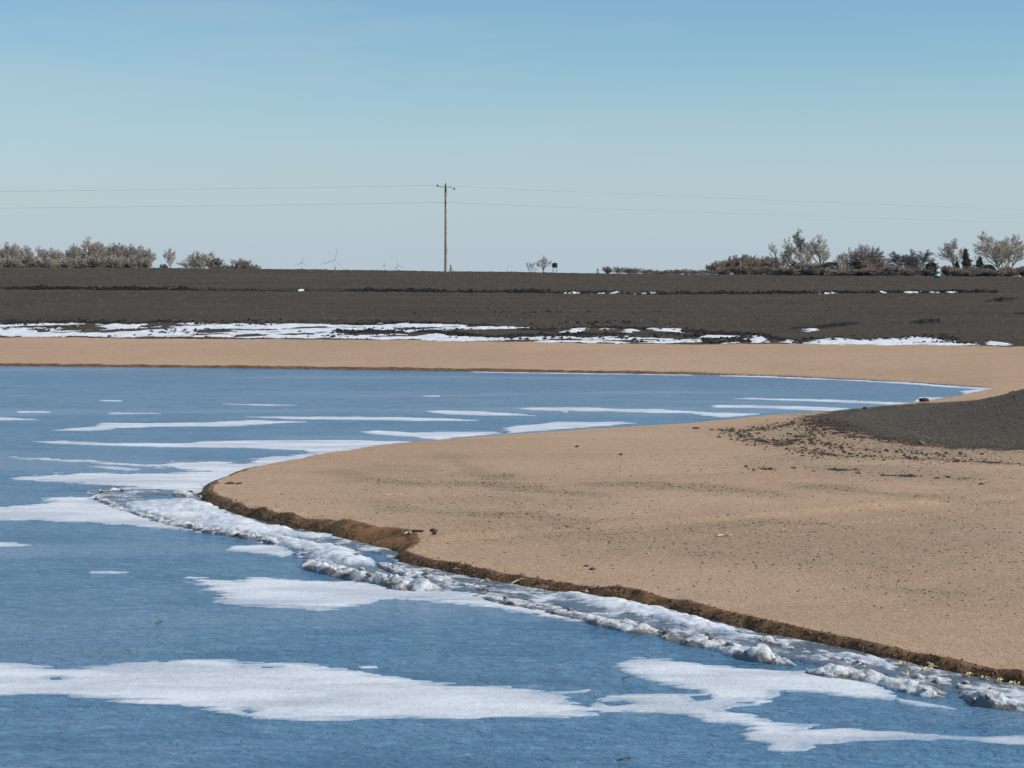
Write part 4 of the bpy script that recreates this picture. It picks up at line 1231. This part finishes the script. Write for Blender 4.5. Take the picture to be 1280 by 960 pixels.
for k, (u, top, w) in enumerate(((-6, 320, 26), (16, 321, 28), (38, 320, 26), (60, 322, 24), (80, 322, 24), (100, 320, 26), (122, 319, 26), (143, 319, 26), (162, 320, 26), (182, 322, 20))):
    tree(('shrub1', 'shrub2')[k % 2], u, top, w, 538 + 3 * (k % 3), 'bark', ('twig_grey', 'twig_pale')[k % 2], 'twiggy grey shrub under the trees of the left skyline row', 'shrubs under the left skyline row', 'bare_shrub', 'shrub')
tree('slim', 214, 310, 15, 550, 'bark', 'twig_pale', 'slim pale tree standing alone right of the left skyline row')
tree('shrub2', 206, 330, 10, 550, 'dark_bark', 'twig_dark', 'low dark shrub at the foot of the slim lone tree', None, 'bare_shrub', 'shrub')
tree('dome1', 252, 314, 42, 540, 'bark', 'twig_pale', 'wide fan shaped bare tree on the left skyline')
tree('shrub1', 269, 321, 24, 530, 'bark', 'twig_grey', 'lower bare bush against the right side of the fan shaped tree', None, 'bare_shrub', 'shrub')
tree('dome2', 303, 323, 30, 540, 'dark_bark', 'twig_purple', 'purplish peaked bare bush on the left skyline', None, 'bare_shrub', 'shrub')
tree('shrub1', 314, 330, 22, 540, 'dark_bark', 'twig_purple', 'small low bush leaning on the purplish peaked one', None, 'bare_shrub', 'shrub')
tree('shrub1', 290, 331, 16, 540, 'dark_bark', 'twig_purple', 'small low bush left of the purplish peaked one', None, 'bare_shrub', 'shrub')
tree('tiny', 563.5, 331, 7, 262, 'dark_bark', 'cedar', 'tiny dark conifer just right of the utility pole', None, 'conifer')
# middle
tree('dead', 663, 327, 18, 640, 'pale_bark', 'twig_pale', 'small pale leaning tree left of the raised hut', None)
tree('gaunt', 679, 320, 22, 640, 'bark', 'twig_purple', 'taller small bare tree next to the raised hut', None)
tree('tiny', 747, 335.5, 8, 800, 'dark_bark', 'cedar', 'tiny dark conifer at the left end of the far hedge', None, 'conifer')
for k, (u, top, w, kd, tw) in enumerate(((759, 333, 11, 'shrub2', 'twig_grey'), (773, 333, 15, 'dome1', 'twig_purple'), (786, 334, 15, 'dome2', 'twig_purple'), (796, 334.5, 15, 'dome1', 'twig_grey'), (807, 336, 15, 'dome2', 'twig_grey'), (816, 336.5, 13, 'dome1', 'twig_grey'))):
    tree(kd, u, top, w, 820, 'bark', tw, 'small distant bare tree in the low far hedge at mid skyline', 'small trees of the far hedge')
for k, (u, top, w) in enumerate(((824, 338, 14), (835, 337, 14), (846, 336.5, 14), (857, 336, 14), (867, 337.5, 12), (877, 337, 12))):
    tree(('shrub1', 'shrub2')[k % 2], u, top, w, 760, 'bark', 'twig_pale' if k % 2 else 'twig_red', 'low pale shrub between the far hedge and the red thicket', 'low shrubs before the red thicket', 'bare_shrub', 'shrub')
for k, (u, top, w, Y) in enumerate(((890, 330, 18, 520), (899, 326, 22, 510), (909, 325, 22, 520), (919, 320, 24, 510), (930, 318.5, 26, 520), (941, 319.5, 24, 505), (951, 321, 22, 515), (961, 321, 22, 510), (971, 322, 22, 520), (905, 334, 22, 500), (925, 332, 24, 500), (945, 333, 26, 500), (964, 333, 24, 500))):
    tree(('shrub1', 'shrub2', 'dome1')[k % 3], u, top, w, Y, 'dark_bark', 'twig_red', 'red brown bush packed into the thicket left of the leaning tree', 'bushes of the red brown thicket', 'bare_shrub', 'shrub')
t = empty('pale_snag', at(925.5, 344.8, 498))
m = MB(); m.tube([(0, 0, -.8), (.05, 0, 2), (-.05, .05, 3.9)], [.16, .13, .05], 7); m.build('trunk', M['pale_bark'], t)
m = MB(); m.tube([(0, 0, 2.4), (.4, .1, 3.3)], [.06, .02], 5); m.tube([(0, 0, 3), (-.35, .1, 3.8)], [.05, .02], 5); m.build('limb', M['pale_bark'], t)
tag(t, 'thin pale bare trunk standing against the red brown thicket', 'dead tree')
# right
tree('dead', 977, 303, 34, 430, 'pale_bark', 'twig_grey', 'pale leaning dead tree with sparse limbs at the right end of the red thicket', rz=2.2, tilt=-0.10)
tree('gaunt', 1003, 286.5, 36, 440, 'dark_bark', 'twig_dark', 'tallest gaunt tree with dark bare top limbs on the right skyline')
tree('vase3', 990, 304, 24, 430, 'bark', 'twig_pale', 'pale forked tree between the leaning dead tree and the tallest gaunt tree')
tree('vase1', 1026, 294, 34, 445, 'bark', 'twig_pale', 'bushy crowned pale tree right beside the tallest gaunt tree')
tree('vase2', 1012, 306, 30, 425, 'pale_bark', 'twig_pale', 'pale undergrown tree in front of the tallest gaunt tree')
tree('shrub2', 1000, 324, 26, 415, 'pale_bark', 'twig_pale', 'pale brush at the foot of the tallest gaunt tree', None, 'bare_shrub', 'shrub')
tree('shrub1', 1018, 327, 26, 410, 'bark', 'twig_grey', 'grey brush between the gaunt tree and the dark juniper', None, 'bare_shrub', 'shrub')
tree('bush2', 1038, 328, 36, 405, 'dark_bark', 'cedar', 'dark spreading juniper under the bushy crowned tree', None, 'juniper', 'shrub')
tree('bush1', 1068, 326, 24, 405, 'dark_bark', 'cedar_brown', 'brownish rounded juniper in front of the plum coloured tree', None, 'juniper', 'shrub')
tree('shrub1', 1052, 331, 22, 400, 'bark', 'twig_grey', 'grey brush between the two junipers', None, 'bare_shrub', 'shrub')
tree('vase3', 1048, 315, 26, 480, 'bark', 'twig_pale', 'faint pale tree behind the dark spreading juniper')
tree('dome1', 1083, 306, 40, 440, 'bark', 'twig_purple', 'dense plum coloured round tree on the right skyline')
tree('broad1', 1070, 308, 28, 450, 'bark', 'twig_purple', 'plum coloured tree merging with the left side of the round one')
tree('shrub2', 1094, 321, 22, 430, 'bark', 'twig_red', 'reddish bush at the right foot of the plum coloured tree', None, 'bare_shrub', 'shrub')
tree('shrub1', 1080, 327, 30, 425, 'bark', 'twig_red', 'reddish bush at the foot of the plum coloured tree', None, 'bare_shrub', 'shrub')
tree('dome1', 1137, 312.5, 58, 440, 'pale_bark', 'twig_dark', 'wide domed tree with pale forking trunks and dark crown')
tree('shrub1', 1115, 331, 26, 410, 'dark_bark', 'twig_red', 'rusty brown bush at the left foot of the domed tree', None, 'bare_shrub', 'shrub')
tree('shrub2', 1138, 332, 26, 410, 'dark_bark', 'twig_dark', 'dark brush under the middle of the domed tree', None, 'bare_shrub', 'shrub')
tree('bush1', 1164, 328, 17, 405, 'dark_bark', 'cedar', 'dark juniper close left of the green sign', None, 'juniper', 'shrub')
tree('vase3', 1192, 298.5, 38, 520, 'bark', 'twig_pale', 'faint pale tree rising behind the dark cedars on the right')
tree('cedar1', 1206, 311.5, 19, 405, 'dark_bark', 'cedar_brown', 'taller dark cedar right of the green sign', None, 'cedar', 'cedar')
tree('cedar2', 1224, 321, 20, 410, 'dark_bark', 'cedar', 'shorter spiky cedar right of the taller cedar', None, 'cedar', 'cedar')
tree('cedar2', 1195, 326, 16, 408, 'dark_bark', 'cedar_brown', 'low brown cedar left of the taller cedar', None, 'cedar', 'cedar')
tree('bush1', 1234, 331, 24, 400, 'dark_bark', 'cedar', 'low dark juniper between the spiky cedar and the big tree', None, 'juniper', 'shrub')
tree('shrub1', 1214, 333, 32, 398, 'bark', 'twig_grey', 'grey brush in front of the two cedars', None, 'bare_shrub', 'shrub')
tree('shrub2', 1183, 332, 18, 402, 'bark', 'twig_red', 'pinkish brush right of the green sign', None, 'bare_shrub', 'shrub')
tree('broad1', 1252, 291.5, 68, 420, 'pale_bark', 'twig_pale', 'big spreading tree with several pale trunks near the right edge')
tree('vase2', 1262, 294, 40, 428, 'pale_bark', 'twig_grey', 'second big tree tangled with the spreading one at the right edge')
tree('bush2', 1279, 333, 22, 402, 'dark_bark', 'cedar', 'dark juniper at the foot of the big tree on the right edge', None, 'juniper', 'shrub')
tree('shrub1', 1257, 333, 26, 400, 'bark', 'twig_grey', 'grey brush at the base of the big spreading tree', None, 'bare_shrub', 'shrub')

RB = random.Random(44)
for k in range(24):
    u = 975 + k * 12.8 + RB.uniform(-5, 5)
    if 1164 < u < 1180: continue
    tree(('shrub1', 'shrub2')[k % 2], u, RB.uniform(333.5, 338.5), RB.uniform(18, 30), 390 + RB.uniform(-6, 10), 'dark_bark', RB.choice(['twig_dark', 'twig_grey', 'twig_red', 'twig_purple']), 'low tangled brush along the foot of the right hand tree line', 'low brush under the right hand tree line', 'low_brush', 'shrub')

# ------------------------------------------------------------------ utility pole and wires
px, py, pz = at(557.5, 341, 249.0)
pz = float(land(np.array([px]), np.array([py]))[0])
ptop = at(557.5, 229.5, 249.0)[2]
root = empty('utility_pole', (px, py, pz)); Hh = ptop - pz
m = MB(); m.tube([(0, 0, -1), (0, 0, 0), (.02, 0, Hh * .5), (0, 0, Hh * .97), (0, 0, Hh)], [.235, .23, .195, .165, .11], 14)
m.build('post', M['pole'], root)
arm = Hh - .42
m = MB(); m.tube([(-1.02, 0, arm + .06), (-.5, 0, arm), (0, -.16, arm), (.55, 0, arm - .02), (1.0, 0, arm - .12)], [.035] * 5, 8); ao = m.build('crossarm', M['metal'], root)
m = MB(); m.box((0, -.16, Hh - .62), (.20, .16, .75)); m.tube([(0, -.17, Hh - .2), (0, -.17, Hh + .05)], [.06, .05], 8); m.build('bracket', M['metal'], root)
for xx, zz, s in ((-1.05, arm + .06, 1), (1.05, arm - .12, -1)):
    m = MB(); m.lathe((xx, 0, zz), [(.0, 0), (.08, .0), (.08, .07 * s), (.12, .09 * s), (.12, .14 * s), (.07, .17 * s), (.09, .22 * s), (.0, .26 * s)], 10); m.build('insulator', M['porcelain'], root)
low = (HZ - 253.5) * 249 / F + EYE - pz
m = MB(); m.box((0, -.2, low), (.14, .12, .34)); m.build('cable_clamp', M['metal'], root)
tag(root, 'tall weathered wooden utility pole on the field crest with a short steel crossarm', 'utility pole')


def wire(z0, x0, lab, sag, group=None):
    halves = []
    for s, slope, span, drop in ((-1, -0.10, 105.0, 0.6), (1, 0.80, 140.0, 0.7)):      # the line turns a little at this pole
        k = span / math.hypot(1, slope)
        halves.append([(px + x0 + s * t * k, py - .05 + t * k * (slope if s > 0 else -slope), pz + z0 - 4 * sag * t * (1 - t) - drop * t) for t in (i / 40 for i in range(41))])
    pts = halves[0][::-1] + halves[1][1:]
    m = MB(); m.tube(pts, [.009] * len(pts), 6)
    tag(m.build('power_line', M['wire']), lab, 'power line', group)


wire(arm + .20, -1.05, 'upper power line crossing the sky over the pole arm', 0.2)
wire(low, 0.0, 'lower power line clamped to the pole below the arm', 0.2)

# ------------------------------------------------------------------ roadside sign
sx, sy, sz = at(1172, 349, 246.0); sz = float(land(np.array([sx]), np.array([sy]))[0])
root = empty('road_sign', (sx, sy, sz))
vt = lambda v: EYE + (HZ - v) * sy / F - sz
m = MB(); m.tube([(0, 0, -.4), (0, 0, vt(329.5))], [.03, .022], 8); m.build('post', simple('red_brown_steel', (.30, .13, .12), .6), root)
m = MB(); m.lathe((0, 0, vt(329.5)), [(0, -.08), (.07, -.07), (.09, 0), (.07, .08), (0, .1)], 10); m.build('post_cap', M['wood_dark'], root)
m = MB(); m.box((0, -.05, (vt(340.6) + vt(348)) / 2), (.78, .02, vt(340.6) - vt(348))); gp = m.build('green_panel', M['green'], root)
m = MB(); m.box((0, -.064, (vt(342.6) + vt(345.8)) / 2), (.58, .006, vt(342.6) - vt(345.8))); m.build('pale_legend_panel', simple('pale_mint_plate', (.52, .72, .64), .6), gp)
m = MB(); m.box((0, -.05, (vt(336.8) + vt(340.4)) / 2), (.40, .02, vt(336.8) - vt(340.4))); m.build('white_panel', M['white'], root)
m = MB(); m.box((0, -.05, (vt(340.4) + vt(340.7)) / 2 + .0), (.62, .05, .03)); m.build('crossbar', M['metal'], root)
tag(root, 'green and white roadside sign on a thin post at the field crest', 'road sign')

# ------------------------------------------------------------------ raised hut on legs
hx, hy, hz_ = at(693.5, 340, 630.0); hz_ = float(land(np.array([hx]), np.array([hy]))[0])
root = empty('raised_hut', (hx, hy, hz_), .3)
vt = lambda v: EYE + (HZ - v) * hy / F - hz_
for a in (-1, 1):
    for b in (-1, 1):
        m = MB(); m.tube([(a * .62, b * .62, -.2), (a * .5, b * .5, vt(334.5))], [.06, .05], 6); m.build('leg', M['wood_dark'], root)
m = MB(); m.box((0, 0, (vt(334.5) + vt(330)) / 2), (1.35, 1.35, vt(330) - vt(334.5))); cab = m.build('cabin', M['wood_dark'], root)
m = MB(); m.box((0, -.685, (vt(332.6) + vt(331.2)) / 2), (.7, .03, .3)); m.build('window', simple('dim_glass', (.03, .035, .04), .2), cab)
m = MB(); m.box((0, 0, vt(330) + .05), (1.6, 1.6, .1)); m.lathe((0, 0, vt(330) + .1), [(1.0, 0), (.05, .4)], 4); m.build('roof', M['wood_dark'], root)
tag(root, 'small dark raised hut on thin legs beside the little bare trees', 'raised hut')


# ------------------------------------------------------------------ far wind turbines
def turbine(u, hub, blade_px, first, lab, Y=8000):
    x, y, zh = at(u, hub, Y); R = blade_px * Y / F
    zb = float(land(np.array([x]), np.array([y]))[0])
    root = empty('wind_turbine', (x, y, zb)); H = zh - zb
    m = MB(); m.tube([(0, 0, -5), (0, 0, H)], [2.6, 1.6], 12); m.build('tower', M['turbine'], root)
    m = MB(); m.box((0, 1, H + .5), (4, 11, 4.2)); m.build('nacelle', M['turbine'], root)
    m = MB(); m.lathe((0, -5.5, H), [(0, -1.8), (1.8, -1.2), (2.2, 0), (1.8, 1.2), (0, 1.8)], 10); m.build('hub', M['turbine'], root)
    for k in range(3):
        a = math.radians(first + 120 * k); d = Vector((math.sin(a), 0, math.cos(a))); c = Vector((0, -6.5, H))
        m = MB(); m.tube([c, c + d * R * .12, c + d * R * .3, c + d * R * .7, c + d * R], [1.0, 1.2, 1.5, .9, .25], 8); m.build('blade', M['turbine'], root)
    tag(root, lab, 'wind turbine', 'far wind turbines on the skyline')


turbine(419, 325, 20, 13, 'tallest far wind turbine with one blade pointing up, midway between left trees and pole')
turbine(378.5, 328, 8, 5, 'leftmost of the faint far wind turbines')
turbine(481.5, 331, 5, 0, 'faintest far wind turbine, left neighbour of the one nearest the pole', 9000)
turbine(498, 332, 11, -14, 'far wind turbine nearest the pole on its left')
turbine(635.5, 333, 6.5, -35, 'small far wind turbine with a Y of blades right of the pole', 9000)

# ------------------------------------------------------------------ camera, light, sky
cam = bpy.data.cameras.new('camera'); co = bpy.data.objects.new('camera', cam); COL.objects.link(co)
co.location = (0, 0, EYE); co.rotation_euler = (math.radians(90) - PITCH, 0, 0)
cam.sensor_width = 36; cam.lens = 36 * F / 1280; cam.clip_end = 30000; cam.clip_start = 0.5
scene.camera = co

AZ, EL = math.radians(102), math.radians(38)
sd = Vector((math.sin(AZ) * math.cos(EL), math.cos(AZ) * math.cos(EL), math.sin(EL)))
sun = bpy.data.lights.new('sun', 'SUN'); so = bpy.data.objects.new('sun', sun); COL.objects.link(so)
sun.energy = 3.9; sun.angle = math.radians(0.5); sun.color = (1, .95, .88)
so.rotation_euler = (-sd).to_track_quat('-Z', 'Y').to_euler(); so.location = (60, 20, 60)

w = bpy.data.worlds.new('World'); scene.world = w; w.use_nodes = True
nt = w.node_tree; nt.nodes.clear()
o = nt.nodes.new('ShaderNodeOutputWorld'); bg = nt.nodes.new('ShaderNodeBackground'); sk = nt.nodes.new('ShaderNodeTexSky')
sk.sky_type = 'NISHITA'; sk.sun_disc = False; sk.sun_elevation = EL; sk.sun_rotation = AZ
sk.air_density = 1.0; sk.dust_density = 0.0; sk.ozone_density = 6.0; sk.altitude = 0
bg.inputs[1].default_value = 0.10
# thin high cirrus, part of the sky itself
tc = nt.nodes.new('ShaderNodeTexCoord'); mp = nt.nodes.new('ShaderNodeMapping'); mp.inputs['Scale'].default_value = (1.6, 1.6, 11)
nz = nt.nodes.new('ShaderNodeTexNoise'); nz.inputs['Scale'].default_value = 2.2; nz.inputs['Detail'].default_value = 5; nz.inputs['Roughness'].default_value = .55
mr = nt.nodes.new('ShaderNodeMapRange'); mr.interpolation_type = 'SMOOTHSTEP'; mr.inputs[1].default_value = .44; mr.inputs[2].default_value = .74; mr.inputs[4].default_value = .42
mx = nt.nodes.new('ShaderNodeMix'); mx.data_type = 'RGBA'; mx.inputs[7].default_value = (4.7, 5.75, 6.35, 1)
L = nt.links.new
L(tc.outputs['Generated'], mp.inputs[0]); L(mp.outputs[0], nz.inputs['Vector']); L(nz.outputs['Fac'], mr.inputs[0]); L(mr.outputs[0], mx.inputs[0])
# pale moisture haze low over the horizon
sep = nt.nodes.new('ShaderNodeSeparateXYZ'); L(tc.outputs['Generated'], sep.inputs[0])
hr = nt.nodes.new('ShaderNodeMapRange'); hr.interpolation_type = 'SMOOTHSTEP'; hr.inputs[1].default_value = .118; hr.inputs[2].default_value = .0; hr.inputs[3].default_value = 0; hr.inputs[4].default_value = .97
L(sep.outputs[2], hr.inputs[0])
tint = nt.nodes.new('ShaderNodeMix'); tint.data_type = 'RGBA'; tint.blend_type = 'MULTIPLY'; tint.inputs[0].default_value = 1; tint.inputs[7].default_value = (1.06, 1.145, 1.07, 1)
hz_mix = nt.nodes.new('ShaderNodeMix'); hz_mix.data_type = 'RGBA'; hz_mix.inputs[7].default_value = (4.50, 5.52, 6.30, 1)
L(sk.outputs[0], tint.inputs[6]); L(tint.outputs[2], hz_mix.inputs[6]); L(hr.outputs[0], hz_mix.inputs[0])
L(hz_mix.outputs[2], mx.inputs[6]); L(mx.outputs[2], bg.inputs[0]); L(bg.outputs[0], o.inputs[0])

vs = scene.view_settings
vs.view_transform = 'Standard'; vs.look = 'None'; vs.gamma = 1; vs.exposure = 0.0; vs.use_curve_mapping = False
